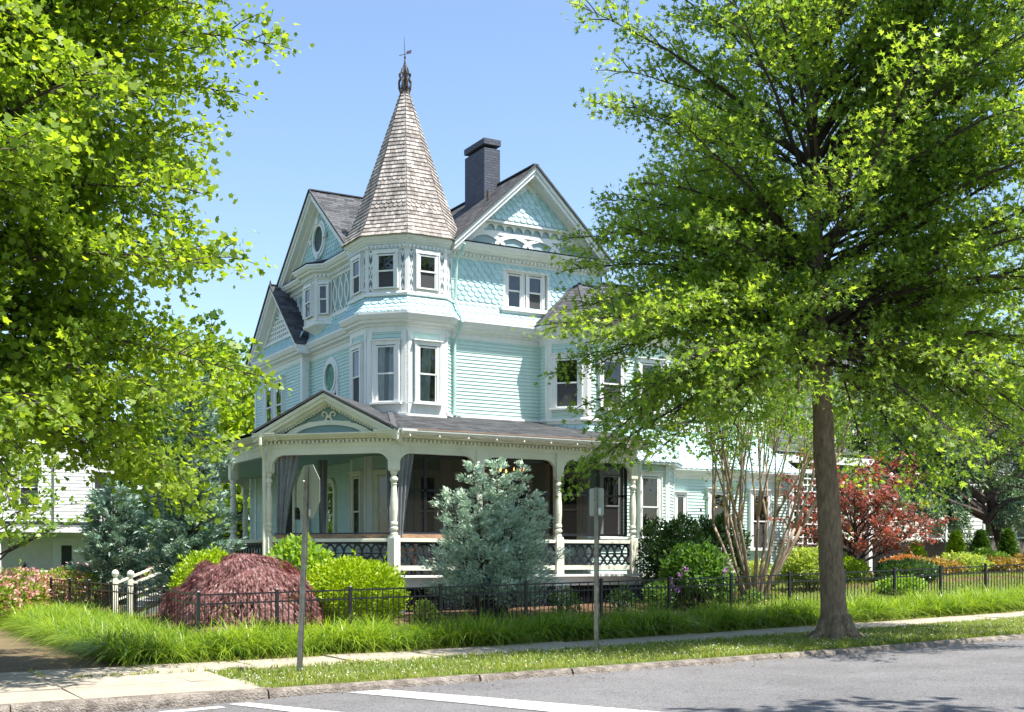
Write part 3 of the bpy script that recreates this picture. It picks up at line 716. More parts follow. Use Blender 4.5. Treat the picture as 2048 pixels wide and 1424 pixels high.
# roofs ------------------------------------------------------------------
def rt(b, A, B_, C_, D_, s=0, row=.14): tiles(b, A, B_, C_, D_, row, .30, 'square', .009, seed=s, jit=.5)
def under(b, pts, th=.05): b.face([(x, y, z-.012) for x, y, z in pts]); b.face([(x, y, z-th) for x, y, z in pts], flip=True)
def roofs(b):
    rt(b, (12.12, 29.95, 8.2), (14.15, 29.95, 8.2), (16.55, 32.8, 10.45), (12.12, 32.8, 10.45), 1)
    rt(b, (14.15, 35.65, 8.2), (12.12, 35.65, 8.2), (12.12, 32.8, 10.45), (16.55, 32.8, 10.45), 2)
    rt(b, (14.15, 29.95, 8.2), (14.15, 27.73, 8.2), (16.55, 27.73, 10.45), (16.55, 32.8, 10.45), 3)
    rt(b, (18.95, 27.73, 8.2), (18.95, 38.0, 8.2), (16.55, 38.0, 10.45), (16.55, 27.73, 10.45), 4, .2)
    b.face([(12.5, 35.65, 8.2), (18.95, 38, 8.2), (16.55, 38, 10.4), (12.2, 32.8, 10.4)])
    for p, q in (((12.10, 32.8, 10.46), (16.55, 32.8, 10.46)), ((16.55, 27.71, 10.46), (16.55, 38, 10.46))): b.bar(p, q, .16, .03)
    for sx in (14.15, 18.95): b.bar((sx, 27.71, 8.21), (16.55, 27.71, 10.46), .03, .05)
    for sy in (29.95, 35.65): b.bar((12.10, sy, 8.21), (12.10, 32.8, 10.46), .03, .05)
part('main_roof', roofs, M_ROOF)
def roofl(b):
    rt(b, (11.89, 33.26, 6.19), (12.5, 33.26, 6.19), (12.5, 35.55, 8.28), (11.89, 35.55, 8.28), 5)
    rt(b, (12.5, 37.85, 6.19), (11.89, 37.85, 6.19), (11.89, 35.55, 8.28), (12.5, 35.55, 8.28), 6)
    rt(b, (12.5, 37.85, 6.19), (12.5, 38.3, 6.19), (12.6, 36, 8.2), (12.5, 35.55, 8.28), 6)
    b.face([(12.5, 33.3, 6.2), (12.5, 33.5, 6.2), (12.55, 35.55, 8.28)])
    b.bar((11.87, 35.55, 8.29), (12.5, 35.55, 8.29), .14, .03)
    for sy in (33.26, 37.85): b.bar((11.87, sy, 6.20), (11.87, 35.55, 8.29), .03, .05)
    b.lathe((11.9, 35.55, 8.3), [(.03, 0), (.035, .05), (.005, .14)], 6)
part('left_gable_roof', roofl, M_ROOF)
EB = offs(BAY, .34)
def roofb(b):
    e = [(x, y, 6.215) for x, y in EB]; ra, rb_ = (18.25, 28.3, 7.7), (19.9, 28.3, 7.7)
    e[0] = (e[0][0], 28.25, 6.215)
    rt(b, e[0], e[1], ra, ra, 7); rt(b, e[1], e[2], ra, ra, 8); rt(b, e[2], e[3], rb_, ra, 9); rt(b, e[3], e[4], rb_, rb_, 10); rt(b, e[4], e[5], rb_, rb_, 11)
    for p, q in ((e[1], ra), (e[2], ra), (e[3], rb_), (e[4], rb_)): b.bar((p[0], p[1], p[2]+.01), (q[0], q[1], q[2]+.015), .11, .02)
    b.bar((ra[0]-.1, 28.28, 7.71), (rb_[0], 28.28, 7.71), .15, .03)
part('bay_roof', roofb, M_ROOF)
# chimney
def chim(b):
    b.box((16.06, 29.7, 9.6), (16.56, 30.86, 11.42)); 
    for i, (o, z0, z1) in enumerate(((.018, 11.52, 11.68),)): b.box((16.06-o, 29.7-o, z0), (16.56+o, 30.86+o, z1))
    b.box((16.2, 29.85, 11.69), (16.42, 30.7, 11.705))
def brick(name, col, mort, sc):
    m = mat(name, col, .7, .1, 4.); nt = m.node_tree; N = nt.nodes; L = nt.links; p = [n for n in N if n.type == 'BSDF_PRINCIPLED'][0]
    tc = N.new('ShaderNodeTexCoord'); sp = N.new('ShaderNodeSeparateXYZ'); L.new(tc.outputs['Object'], sp.inputs[0]); ad = N.new('ShaderNodeMath'); L.new(sp.outputs[0], ad.inputs[0]); L.new(sp.outputs[1], ad.inputs[1])
    cb_ = N.new('ShaderNodeCombineXYZ'); L.new(ad.outputs[0], cb_.inputs[0]); L.new(sp.outputs[2], cb_.inputs[1])
    br = N.new('ShaderNodeTexBrick'); br.inputs['Scale'].default_value = 1; br.inputs['Brick Width'].default_value = .22; br.inputs['Row Height'].default_value = .072; br.inputs['Mortar Size'].default_value = .009
    br.inputs['Color1'].default_value = (*col, 1); br.inputs['Color2'].default_value = (*[c*.7 for c in col], 1); br.inputs['Mortar'].default_value = (*mort, 1); L.new(cb_.outputs[0], br.inputs['Vector'])
    L.new(br.outputs['Color'], p.inputs['Base Color']); bp = N.new('ShaderNodeBump'); bp.invert = True; bp.inputs['Distance'].default_value = .012; L.new(br.outputs['Fac'], bp.inputs['Height']); L.new(bp.outputs[0], p.inputs['Normal']); return m
M_BRICK = brick('painted_dark_brick', (.085, .095, .125), (.045, .05, .07), 1)
M_BRICKG = brick('painted_grey_brick', (.16, .19, .24), (.09, .11, .14), 1)
part('chimney', chim, M_BRICK)
part('vent_pipe', lambda b: b.tube([(15.75, 28.9, 9.5), (15.75, 28.9, 9.95)], .05, 8), M_DARKWOOD)

# turret spire
def spire(b):
    AE = 1.47; zb = 8.13; zt = 12.22; at = .105; N_ = 37
    prof = lambda f: AE+(at-AE)*(f**.93 if f > 0 else 0)+.05*math.exp(-f*22)
    for i in range(8):
        for r in range(N_):
            f0 = r/N_; f1 = min(1, (r+1.3)/N_); a0, a1 = prof(f0), prof(f1); z0 = zb+(zt-zb)*f0; z1 = zb+(zt-zb)*f1
            sh = 'scale' if r in (7, 8, 14) else 'square'
            j = (i+1) % 8; A = (*octv(a0, i), z0); B_ = (*octv(a0, j), z0); C_ = (*octv(a1, j), z1); D_ = (*octv(a1, i), z1)
            tiles(b, A, B_, C_, D_, 9, .105 if sh == 'square' else .13, sh, .027, seed=i*50+r, under=(r % 1 == 0), jit=.7 if sh == 'square' else 0, overlap=1)
M_SP = part('spire', spire, M_CEDAR)
# hips of the spire
def fin(b):
    b.lathe((CX, CY, 12.15), [(.15, 0), (.13, .1), (.10, .25), (.07, .55), (.045, .75), (.05, .78), (.03, .86), (.012, 1.0)], 10)
    for i in range(8):
        a = i*math.pi/4; c, s = math.cos(a), math.sin(a); p = [(.10, .02), (.155, .16), (.17, .30), (.12, .40), (.14, .46), (.10, .58), (.07, .70)]
        b.tube([(CX+r*c, CY+r*s, 12.2+z) for r, z in p], [.03, .03, .022, .03, .022, .02, .01], 5)
        for z in (.2, .33, .5): b.lathe((CX+.15*c, CY+.15*s, 12.2+z-.03), [(.005, 0), (.03, .02), (.03, .04), (.005, .06)], 5)
part('finial', fin, M_DARKWOOD, M_SP)
def vane(b):
    b.tube([(CX, CY, 13.2), (CX-.02, CY, 13.70)], [.012, .005], 6); b.tube([(CX-.14, CY+.05, 13.20), (CX+.16, CY-.05, 13.30)], .010, 6)
    b.lathe((CX, CY, 13.12), [(.015, 0), (.03, .04), (.015, .09)], 8)
V_ = part('weather_vane', vane, M_DARKWOOD, M_SP)
part('vane_flag', lambda b: b.hexa([(CX+.04, CY-.015, 13.25), (CX+.16, CY-.05, 13.29), (CX+.16, CY-.035, 13.29), (CX+.04, CY, 13.25)], [(CX+.05, CY-.015, 13.33), (CX+.17, CY-.05, 13.38), (CX+.17, CY-.035, 13.38), (CX+.05, CY, 13.33)]), mat('purple_flag', (.07, .03, .10), .5), M_SP)

# downspouts and gutters
def spout(pts, r=.04): return lambda b: b.tube(pts, r, 8)
part('downspout', spout([(14.42, 27.72, 8.1), (14.32, 27.98, 7.7), (14.33, 28.08, 6.75), (14.40, 27.86, 6.25), (14.40, 27.83, 6.12), (14.33, 28.11, 5.6), (14.33, 28.12, 3.75), (14.42, 27.95, 3.70)]), mat('mint_pipe_paint', (.48, .68, .62), .4))
part('downspout', spout([(9.0, 27.62, 2.86), (9.0, 27.62, 2.7), (9.17, 27.86, 2.35), (9.17, 27.86, -1.2)], .045), M_TRIM_BOUNCE)
part('downspout', spout([(18.62, 25.42, 2.8), (18.40, 25.6, 2.45), (18.40, 25.6, -1.15)], .04), M_WHITE)
# ------------------------------------------------------------------ porch
PA, PB, PC, PD, PE = (9.29, 27.89), (11.52, 25.66), (13.73, 25.66), (15.96, 25.66), (18.2, 25.66)
PF, PG, PH = (9.29, 30.7), (9.29, 35.6), (9.29, 38.5)
PP = [PH, PA, PB, PE, (18.2, 28.2)]
PPo = [(12.3, 38.5)]+PP
part('porch_floor', lambda b: (b.face([(x, y, -.35) for x, y in offs(PPo, .12)]+[(12.5, 28.2, -.35)]), b.face([(x, y, -.40) for x, y in offs(PPo, .12)]+[(12.5, 28.2, -.40)], flip=True)), M_DECK)
part('porch_fascia', lambda b: (sweep(b, PPo, [(-.1, -.41), (.19, -.41), (.19, -.36), (.12, -.355), (-.1, -.355)]), sweep(b, PPo, [(-.05, -.63), (.10, -.63), (.10, -.42), (-.05, -.42)])), M_WHITE)
def beam_bay(b, A, B_, la=True, lb=True):
    fr, L = seg_frame(A, B_); zb = 2.46; r = .30; k = 7; q = [(0, 2.70)]
    if la: q += [(0, 2.10), (.105, 2.10)]+[(.105+r-r*math.cos(math.pi/2*i/k), zb-r+r*math.sin(math.pi/2*i/k)+.0) for i in range(0, k+1)]
    else: q += [(0, zb)]
    if lb: q += [(L-.105-r+r*math.sin(math.pi/2*i/k), zb-r+r*math.cos(math.pi/2*i/k)) for i in range(0, k+1)]+[(L-.105, 2.10), (L, 2.10)]
    else: q += [(L, zb)]
    q += [(L, 2.70)]; n = len(q)
    # split the concave outline into quads against the top edge
    for i in range(1, n-2):
        (x0, z0), (x1, z1) = q[i], q[i+1]
        if x1-x0 > 1e-4: b.prism(fr, [(x0, z0), (x1, z1), (x1, 2.70), (x0, 2.70)], -.055, .055)
def beams(b):
    for A, B_ in ((PH, PG), (PG, (9.29, 33.2)), ((9.29, 33.2), PF), (PF, PA), (PA, PB), (PB, PC), (PC, PD), (PD, PE), ((12.1, 38.5), PH)): beam_bay(b, A, B_)
    sweep(b, PP, [(-.08, 2.62), (.075, 2.62), (.08, 2.72), (.10, 2.74), (-.08, 2.74)])
    crown(b, PP, 2.70, 2.93, .34)
    dentils(b, PP, .06, .15, 2.715, 2.785, .05, .055)
part('porch_beam', beams, M_TRIM_BOUNCE)
GUT = offs(PP, .36)
part('porch_gutter', lambda b: sweep(b, [PB, PE], [(.33, 2.86), (.40, 2.87), (.46, 2.93), (.465, 2.985), (.44, 2.985), (.33, 2.95)]), M_WHITE)
part('gutter_lining', lambda b: sweep(b, [(11.9, 25.66), (18.3, 25.66)], [(.36, 2.975), (.465, 2.989), (.472, 2.989), (.472, 2.972), (.36, 2.97)]), mat('copper_edge', (.45, .24, .14), .5, metal=.3))
# roof
e = .42
P1 = (8.87, 27.72, 2.97); P2 = (11.35, 25.24, 2.97)
def proof(b):
    rt(b, (8.87, 38.9, 2.97), P1, (12.3, 29.13, 3.82), (12.5, 38.9, 3.82), 12, .13)
    rt(b, (9.15, 28.0, 3.07), (11.63, 25.52, 3.07), (12.53, 28.15, 3.70), (12.3, 29.13, 3.82), 13, .13)
    rt(b, P2, (18.62, 25.24, 2.97), (18.62, 28.2, 3.71), (12.53, 28.2, 3.71), 14, .13)
    rt(b, (18.62, 25.24, 2.965), (18.63, 28.2, 2.965), (18.6, 28.2, 3.70), (18.6, 25.3, 2.98), 14, .13)
    b.bar((P2[0], P2[1], 2.985), (12.53, 28.15, 3.72), .12, .02)
part('porch_roof', proof, M_ROOF)
part('porch_ceiling', lambda b: b.face([(x, y, 2.63) for x, y in offs(PPo, .05)]+[(12.5, 28.2, 2.63)]), M_CEIL)
# pediment
CH, CL = seg_frame(PA, PB); MS = CL/2
RP = (MS-1.80, 2.93, MS, 3.86, MS+1.80, 2.93)
def ped(b):
    chev(b, CH, *RP, .02, .10, .0, .40); chev(b, CH, *RP, .10, .19, .0, .35); chev(b, CH, *RP, .19, .25, .0, .22)
    for i in range(46):
        s = MS-1.45+i*2.9/45; z = 3.86-.25-abs(s-MS)*.5167
        b.prism(CH, [(s-.02, z-.055), (s+.02, z-.055), (s+.02, z+.03), (s-.02, z+.03)], .08, .15)
    b.fbox(CH, MS-1.62, MS+1.62, .05, .125, 2.80, 2.92)
    for s in (-1, 1):
        x0, x1 = sorted((MS+s*1.22, MS+s*1.84))
        for o, z0, z1 in ((.18, 2.79, 2.83), (.28, 2.83, 2.88), (.37, 2.88, 2.935), (.40, 2.935, 2.96)): b.fbox(CH, x0+.02, x1-.02, .05, o+.015, z0, z1)
    # arch band
    k = 16; hw = 1.12
    for i in range(k):
        def pt(u, w, h): a = math.pi*(.12+.76*u); return (MS-hw*w*math.cos(a)/math.cos(math.pi*.12), 2.90+h*(math.sin(a)-math.sin(math.pi*.12))/(1-math.sin(math.pi*.12)))
        b.prism(CH, [pt(i/k, 1, .34), pt((i+1)/k, 1, .34), pt((i+1)/k, .80, .235), pt(i/k, .80, .235)], .04, .12)
    # scrolls
    for s in (-1, 1):
        pts = []
        for j in range(20):
            a = -math.pi/2+j*.32; r = .10*(1-j/24); pts.append((.13+r*math.cos(a)*1.0, 3.375+r*math.sin(a)))
        pts = [(.44, 3.165), (.50, 3.13), (.55, 3.15), (.52, 3.19), (.42, 3.20), (.30, 3.175), (.20, 3.17), (.12, 3.20), (.06, 3.27), (.04, 3.31)]
        for j in range(16):
            a = math.pi*1.05-j*.36; r = .085*(1-j/20); pts.append((.12+r*math.cos(a), 3.37+r*math.sin(a)))
        for j in range(len(pts)-1):
            p, q = pts[j], pts[j+1]; w = .030 if j < 10 else .030*(1-(j-10)/26)
            b.bar(CH.P(MS+s*p[0], .085, p[1]), CH.P(MS+s*q[0], .085, q[1]), w*1.35, .05, up=CH.n)
    b.fbox(CH, MS-.03, MS+.03, .06, .105, 3.30, 3.36)
part('pediment_trim', ped, M_TRIM_BOUNCE)
part('pediment_panel', lambda b: b.prism(CH, [(MS-1.7, 2.85), (MS+1.7, 2.85), (MS, 3.70)], -.04, .05), M_GREY)
def pedr(b):
    f = Vector(CH.P(MS, .42, 3.885)); bk = Vector(CH.P(MS, -2.75, 3.885)); lf = Vector(CH.P(MS-1.84, .42, 2.955)); rf = Vector(CH.P(MS+1.84, .42, 2.955))
    rt(b, lf, lf.lerp(bk, .02), bk, f, 15, .13); rt(b, rf.lerp(bk, .02), rf, f, bk, 16, .13)
    for q in (lf, rf): b.bar(q, f, .03, .045)
part('pediment_roof', pedr, M_ROOF)
# posts
def post_mb(p, ang=0.):
    b = MB(); x, y = p; c, s = math.cos(ang), math.sin(ang)
    def sq(h, z0, z1, h2=None):
        h2 = h2 or h; q = lambda h_: [(x+(a*c-d*s)*h_, y+(a*s+d*c)*h_) for a, d in ((-1, -1), (1, -1), (1, 1), (-1, 1))]
        b.hexa([(*w, z0) for w in q(h)], [(*w, z1) for w in q(h2)])
    sq(.105, -.40, .50); sq(.105, .50, .57, .085)
    b.lathe((x, y, 0), [(.085, .57), (.092, .60), (.07, .63), (.062, .66), (.095, .70), (.098, .735), (.07, .77), (.075, .79), (.092, .82), (.088, .86), (.072, .89), (.076, .95), (.090, 1.15), (.088, 1.35), (.07, 1.62),
                         (.06, 1.72), (.075, 1.74), (.06, 1.77), (.092, 1.83), (.095, 1.87), (.06, 1.93), (.055, 1.95), (.08, 1.97), (.085, 2.02), (.09, 2.04)], 16)
    sq(.08, 2.04, 2.08, .10); sq(.10, 2.08, 2.64)
    return b
for p, a in ((PA, math.pi/8), (PB, math.pi/8), (PC, 0), (PD, 0), (PE, 0), (PF, 0), ((9.29, 33.2), 0), (PG, 0), (PH, 0), ((12.05, 38.5), 0)):
    post_mb(p, a).build('porch_post', M_TRIM_BOUNCE, HOUSE)
# railings
M_LATT = mat('dark_lattice_paint', (.022, .025, .032), .5, .2, 6.)
def railing(A, B_, board=None, g=.11):
    fr, L = seg_frame(A, B_); b = MB()
    b.fbox(fr, g, L-g, -.06, .06, .42, .475); b.fbox(fr, g, L-g, -.04, .04, .475, .50); b.fbox(fr, g, L-g, -.055, .055, -.24, -.13)
    o = b.build('railing', M_TRIM_BOUNCE, HOUSE)
    k = MB(); n = max(3, int((L-2*g)/.215)); w = (L-2*g)/n; th = .018
    k.fbox(fr, g, L-g, -.022, .022, .135, .17); k.fbox(fr, g, L-g, -.02, .02, .395, .42)
    for i in range(n):
        x0 = g+i*w
        for a, d in ((0, 1), (1, 0)):
            k.bar(fr.P(x0+a*w, .004*(1 if a else -1), -.13), fr.P(x0+d*w, .004*(1 if a else -1), .135), .046, .032, up=fr.n)
            if i < n-1 or True:
                m = x0+w/2+(w if a else 0)*0
        for s in (-1, 1):   # crossing gothic arcs
            pr = None
            for j in range(7):
                t = j/6; x = x0+w/2+s*(w*.95)*(1-math.cos(t*math.pi/2)*1.0)-s*w*.0; z = .17+.225*math.sin(t*math.pi/2)
                x = x0+w/2-s*w*.5+s*w*(1-math.cos(t*math.pi/2)); 
                x = min(max(x, g), L-g)
                if pr: k.bar(fr.P(pr[0], .004*s, pr[1]), fr.P(x, .004*s, z), .042, .03, up=fr.n)
                pr = (x, z)
    k.build('railing_lattice', M_LATT, o)
    if board:
        w_ = MB(); w_.fbox(fr, g, L-g, -.15, -.065, .505, .60); w_.build('sill_board', M_WOOD, o)
        d = MB(); d.fbox(fr, g, L-g, -.12, -.09, .605, .635); d.build('screen_track', M_SLATE, o)
    return o
railing(PA, PB, True); railing(PB, PC, True); railing(PC, PD); railing(PD, PE); railing(PF, PA); railing(PH, PG); railing(PG, (9.29, 33.2)); railing((12.05, 38.5), PH)
# piers and skirting
def pier(x, y, h=.2): return lambda b: b.box((x-h, y-h, gz(x, y)-.15), (x+h, y+h, -.632))
for (x, y) in (PA, PB, PC, PD, PE, PF, PG, PH): part('brick_pier', pier(x, y), M_BRICKG if (x, y) in (PB,) else M_BRICK)
def slats(b):
    for A, B_ in ((PH, PA), (PA, PB), (PB, PE), (PE, (18.2, 28.2))):
        fr, L = seg_frame(A, B_)
        for i in range(int(L/.075)):
            s = .04+i*.075; b.fbox(fr, s-.022, s+.022, -.03, -.01, -1.42, -.63)
        b.fbox(fr, 0, L, -.05, -.03, -.72, -.66)
part('porch_skirting', slats, M_BLACK)
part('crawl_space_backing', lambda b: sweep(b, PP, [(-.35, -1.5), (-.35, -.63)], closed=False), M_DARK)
part('foundation', lambda b: (sweep(b, [(12.25, 38), (12.25, 33.66), (12.5, 33.66), (12.5, 28.4), (16.95, 28.2)]+BAY[1:], [(-.04, -1.6), (-.04, -.42), (-.14, -.42)], closed=False)), M_BRICKG)
part('water_table', lambda b: sweep(b, BAY, [(-.02, -.46), (.05, -.46), (.06, -.36), (.02, -.33), (-.02, -.33)]), M_WHITE)
# screens in the three side bays
def screens():
    o = None
    for A, B_, bars in ((PB, PC, (.86,)), (PC, PD, (1.1,)), (PD, PE, (2.0,))):
        fr, L = seg_frame(A, B_); b = MB()
        for s in (.12, L-.12)+tuple(bars): b.fbox(fr, s-.035, s+.035, -.16, -.12, .63, 2.5)
        b.fbox(fr, .1, L-.1, -.16, -.12, 1.60, 1.66); b.fbox(fr, .1, L-.1, -.163, -.123, 2.38, 2.46); b.fbox(fr, .1, L-.1, -.163, -.123, .60, .66)
        o = b.build('screen_frame', M_BLACK, HOUSE)
        m = MB(); m.face([fr.P(.1, -.14, .6), fr.P(L-.1, -.14, .6), fr.P(L-.1, -.14, 2.5), fr.P(.1, -.14, 2.5)]); m.build('screen_mesh', M_PSCREEN, o)
screens()
# steps and stair rails
def steps(b):
    for i in range(6):
        b.box((6.95+i*.30, 31.25, -1.7), (7.27+i*.30, 32.85, -1.18+i*.145))
part('porch_steps', steps, M_DECK)
def srail(y):
    b = MB(); b.box((6.75, y-.07, -1.7), (6.89, y+.07, -.50)); b.lathe((6.82, y, -.50), [(.05, 0), (.06, .02), (.035, .04), (.08, .09), (.095, .15), (.075, .21), (.01, .25)], 12)
    b.bar((6.85, y, -.60), (9.25, y, .38), .10, .06); b.bar((6.85, y, -1.05), (9.25, y, -.20), .07, .05)
    o = b.build('stair_rail', M_TRIM_BOUNCE, HOUSE)
    k = MB()
    for i in range(9):
        x = 6.95+i*.26; z = lambda q: -.54+(q-6.85)*.367
        k.bar((x, y, z(x)-.50), (x+.26, y, z(x+.26)), .03, .03, up=(0, 1, 0)); k.bar((x, y, z(x)), (x+.26, y, z(x+.26)-.50), .03, .028, up=(0, 1, 0))
    k.bar((6.9, y, -.80), (9.2, y, .05), .03, .04); k.build('railing_lattice', M_SLATE, o)
srail(31.15); srail(32.95)

# rear wing ------------------------------------------------------------
WING = [(21.07, 28.2), (25.9, 28.2), (25.9, 36)]
part('wing_wall', lambda b: claps(b, WING, -.30, 2.42), M_MINT)
def wing_u(b):
    claps(b, [(19.2, 29.7), (26.2, 29.7), (26.2, 37)], 3.3, 5.75)
    claps(b, [(18.95, 28.2), (18.95, 36)], 6.2, 8.2)
part('rear_wall', wing_u, M_MINT)
part('wing_cornice', lambda b: (crown(b, WING, 2.34, 2.62, .26), crown(b, [(19.2, 29.7), (26.2, 29.7), (26.2, 37)], 5.70, 6.0, .3), sweep(b, WING, [(-.02, -.40), (.05, -.40), (.07, -.31), (.02, -.28), (-.02, -.28)]),
     b.box((21.05, 28.14, -.3), (21.17, 28.2, 2.4)), b.box((25.78, 28.14, -.3), (25.92, 28.25, 2.4)), sweep(b, [(19.2, 29.7), (26.2, 29.7)], [(0, 3.9), (.05, 3.9), (.06, 4.03), (0, 4.05)])), M_WHITE)
def wr(b):
    tiles(b, (21.05, 27.93, 2.63), (26.1, 27.93, 2.63), (26.1, 29.72, 3.75), (21.05, 29.72, 3.75), .13, .19, 'scale', .016, seed=77)
    tiles(b, (22.6, 27.9, 2.66), (24.1, 27.9, 2.66), (23.36, 28.2, 3.35), (23.34, 28.2, 3.35), .13, .19, 'scale', .016, seed=78)
part('wing_shingles', wr, M_TEAL)
part('rear_roof', lambda b: (rt(b, (18.9, 29.38, 6.02), (26.5, 29.38, 6.02), (23.5, 33.2, 8.3), (18.9, 33.2, 8.3), 17, .2), rt(b, (26.5, 29.38, 6.02), (26.5, 37, 6.02), (23.5, 33.2, 8.3), (23.5, 33.2, 8.3), 18, .2)), M_ROOF)
part('wing_foundation', lambda b: sweep(b, WING, [(-.03, -1.4), (-.03, -.39)], closed=False), M_BRICKG)
WF = Fr((0, 28.2), (1, 0), (0, -1))
window(WF, 23.02, .35, 1.96, .60, cas=.11, screen=True); window(WF, 24.62, .35, 1.96, .60, cas=.11); window(WF, 21.62, .45, 1.85, .28, cas=.08)
window(Fr((0, 29.7), (1, 0), (0, -1)), 22.3, 4.25, 5.35, .6); window(Fr((0, 29.7), (1, 0), (0, -1)), 24.6, 4.25, 5.35, .6)

part('rear_porch_roof', lambda b: (b.hexa([(26.25, 30.2, 3.42), (31.4, 30.2, 3.42), (31.4, 36, 3.42), (26.25, 36, 3.42)], [(26.25, 30.2, 3.5), (31.4, 30.2, 3.5), (29.8, 34, 4.9), (26.25, 34, 4.9)]), rt(b, (26.25, 30.15, 3.53), (31.45, 30.15, 3.53), (29.85, 34, 4.95), (26.25, 34, 4.95), 19, .2)), M_ROOF)
part('rear_porch_beam', lambda b: (b.box((26.25, 30.1, 3.2), (31.45, 30.3, 3.44)), b.box((31.2, 30.12, -1), (31.36, 30.28, 3.2)), b.box((28.9, 30.12, -1), (29.06, 30.28, 3.2))), M_WHITE)
# ------------------------------------------------------------------ things on the porch
def curtain(fr, s0, s1, b0, b1, n, label, z0=.64, z1=2.5, folds=5):
    mb = MB(); K = 26; H = 14
    def P(u, v):
        g = (1-v)**1.0; a = s0+(s1-s0)*u; q = b0+(b1-b0)*u; w = v**1.3 if True else v
        s = q+(a-q)*w; return fr.P(s, n+.05*math.sin(u*folds*2*math.pi+v*1.3)*(.45+.55*v)+.02*math.sin(u*17+v*5), z0+(z1-z0)*v)
    vs = [P(i/K, j/H) for j in range(H+1) for i in range(K+1)]; fs = [(j*(K+1)+i, j*(K+1)+i+1, (j+1)*(K+1)+i+1, (j+1)*(K+1)+i) for j in range(H) for i in range(K)]
    mb.idx(vs, fs); o = mb.build('porch_curtain', M_CURTG, None, smooth=True)
    return tag(o, label, 'curtain', 'grey outdoor curtains hung in the porch openings')
curtain(CH, .16, .80, .16, .36, -.12, 'wide grey curtain gathered at the left corner post of the gabled porch bay', z0=.52)
curtain(CH, CL-.24, CL-.13, CL-.2, CL-.12, -.14, 'thin grey curtain just left of the post ending the gabled bay', z0=.5, folds=2)
curtain(seg_frame(PB, PC)[0], .14, .52, .10, .26, -.06, 'grey curtain tied back right of the post where the gabled bay ends', z0=.52, folds=3)
curtain(Fr((10.9, 28.9), (.9, -.3), (-.3, -.9)), .0, .24, .03, .2, 0, 'dark grey curtain hanging deep inside the porch behind the stop sign', z0=.5, folds=2)
# chandelier
CHA = empty('chandelier', (15.35, 27.0, 2.62), 'dark chandelier with small glowing flame bulbs under the porch ceiling', 'chandelier')
def chd(b):
    b.tube([(15.35, 27, 2.63), (15.35, 27, 2.2)], .012, 6); b.lathe((15.35, 27, 2.1), [(.01, 0), (.05, .04), (.04, .1), (.015, .16)], 8)
    for i in range(6):
        a = i*math.pi/3+.3; c, s = math.cos(a), math.sin(a); b.tube([(15.35+r*c, 27+r*s, z) for r, z in ((.03, 2.16), (.2, 2.06), (.34, 2.1), (.36, 2.18))], .010, 5)
        b.lathe((15.35+.36*c, 27+.36*s, 2.17), [(.035, 0), (.015, .02), (.015, .07)], 6)
part('frame', chd, M_BLACK, CHA)
for i in range(6):
    a = i*math.pi/3+.3; c, s = math.cos(a), math.sin(a)
    part('bulb', lambda b: b.lathe((15.35+.36*c, 27+.36*s, 2.24), [(.008, 0), (.026, .025), (.026, .045), (.004, .10)], 8), M_BULB, CHA)
def lamp_thing(fr, s, z, label, n):
    x, y, _ = fr.P(s, n, z); r_ = empty('candle_lamp', (x, y, z), label, 'lamp')
    part('holder', lambda b: b.lathe((x, y, z-.10), [(.018, 0), (.02, .02), (.008, .03), (.008, .1)], 8), M_WOOD, r_); part('bulb', lambda b: b.lathe((x, y, z), [(.006, 0), (.022, .03), (.004, .09)], 8), M_BULB, r_)
lamp_thing(FRONT, 31.95, 1.62, 'small lit candle lamp glowing inside the arched window under the porch', .0265)
lamp_thing(WF, 22.98, 1.52, 'lit lamp in the rear wing window left of the crape myrtle stems', .024)
# chairs and a table behind the rail
def chair(x, y, rz, label):
    r_ = empty('wooden_chair', (x, y, -.35), label, 'chair', 'wooden chairs on the porch', rz); M = Matrix.Translation((x, y, -.35)) @ Matrix.Rotation(rz, 4, 'Z')
    def tr(b): b.v = [tuple(M @ Vector(v)) for v in b.v]
    def mk(name, boxes):
        b = MB()
        for a, c in boxes: b.box(a, c)
        tr(b); b.build(name, M_WOOD, r_)
    mk('seat', [((-.24, -.24, .42), (.24, .24, .46))]); mk('backrest', [((-.22, .20, .55), (.22, .23, .62)), ((-.22, .20, .75), (.22, .23, .84))])
    for a in (-1, 1):
        mk('leg', [((a*.21-.025, -.23, 0), (a*.21+.025, -.18, .42))]); mk('leg', [((a*.21-.025, .18, 0), (a*.21+.025, .23, .9))])
chair(12.15, 26.45, 2.9, 'bare wooden chair behind the railing right of the gabled bay'); chair(12.95, 26.5, 3.3, 'bare wooden chair half hidden by the blue juniper'); chair(10.3, 29.6, .8, 'wooden chair against the wall inside the gabled porch bay')
# string lights along the porch eave
SL = empty('string_lights', (14.8, 25.2, 2.86), 'string of small clear bulbs hooked along the porch gutter', 'string lights')
def wire(b):
    n = 9
    for i in range(n):
        x0 = 11.7+i*.75; b.tube([(x0+.75*j/5, 25.17, 2.86-.05*math.sin(math.pi*j/5)) for j in range(6)], .004, 4)
part('wire', wire, M_BLACK, SL)
for i in range(10): part('bulb', lambda b: b.lathe((11.7+i*.75, 25.17, 2.80), [(.006, .06), (.02, .03), (.02, .015), (.004, 0)], 6), M_TAPE, SL)
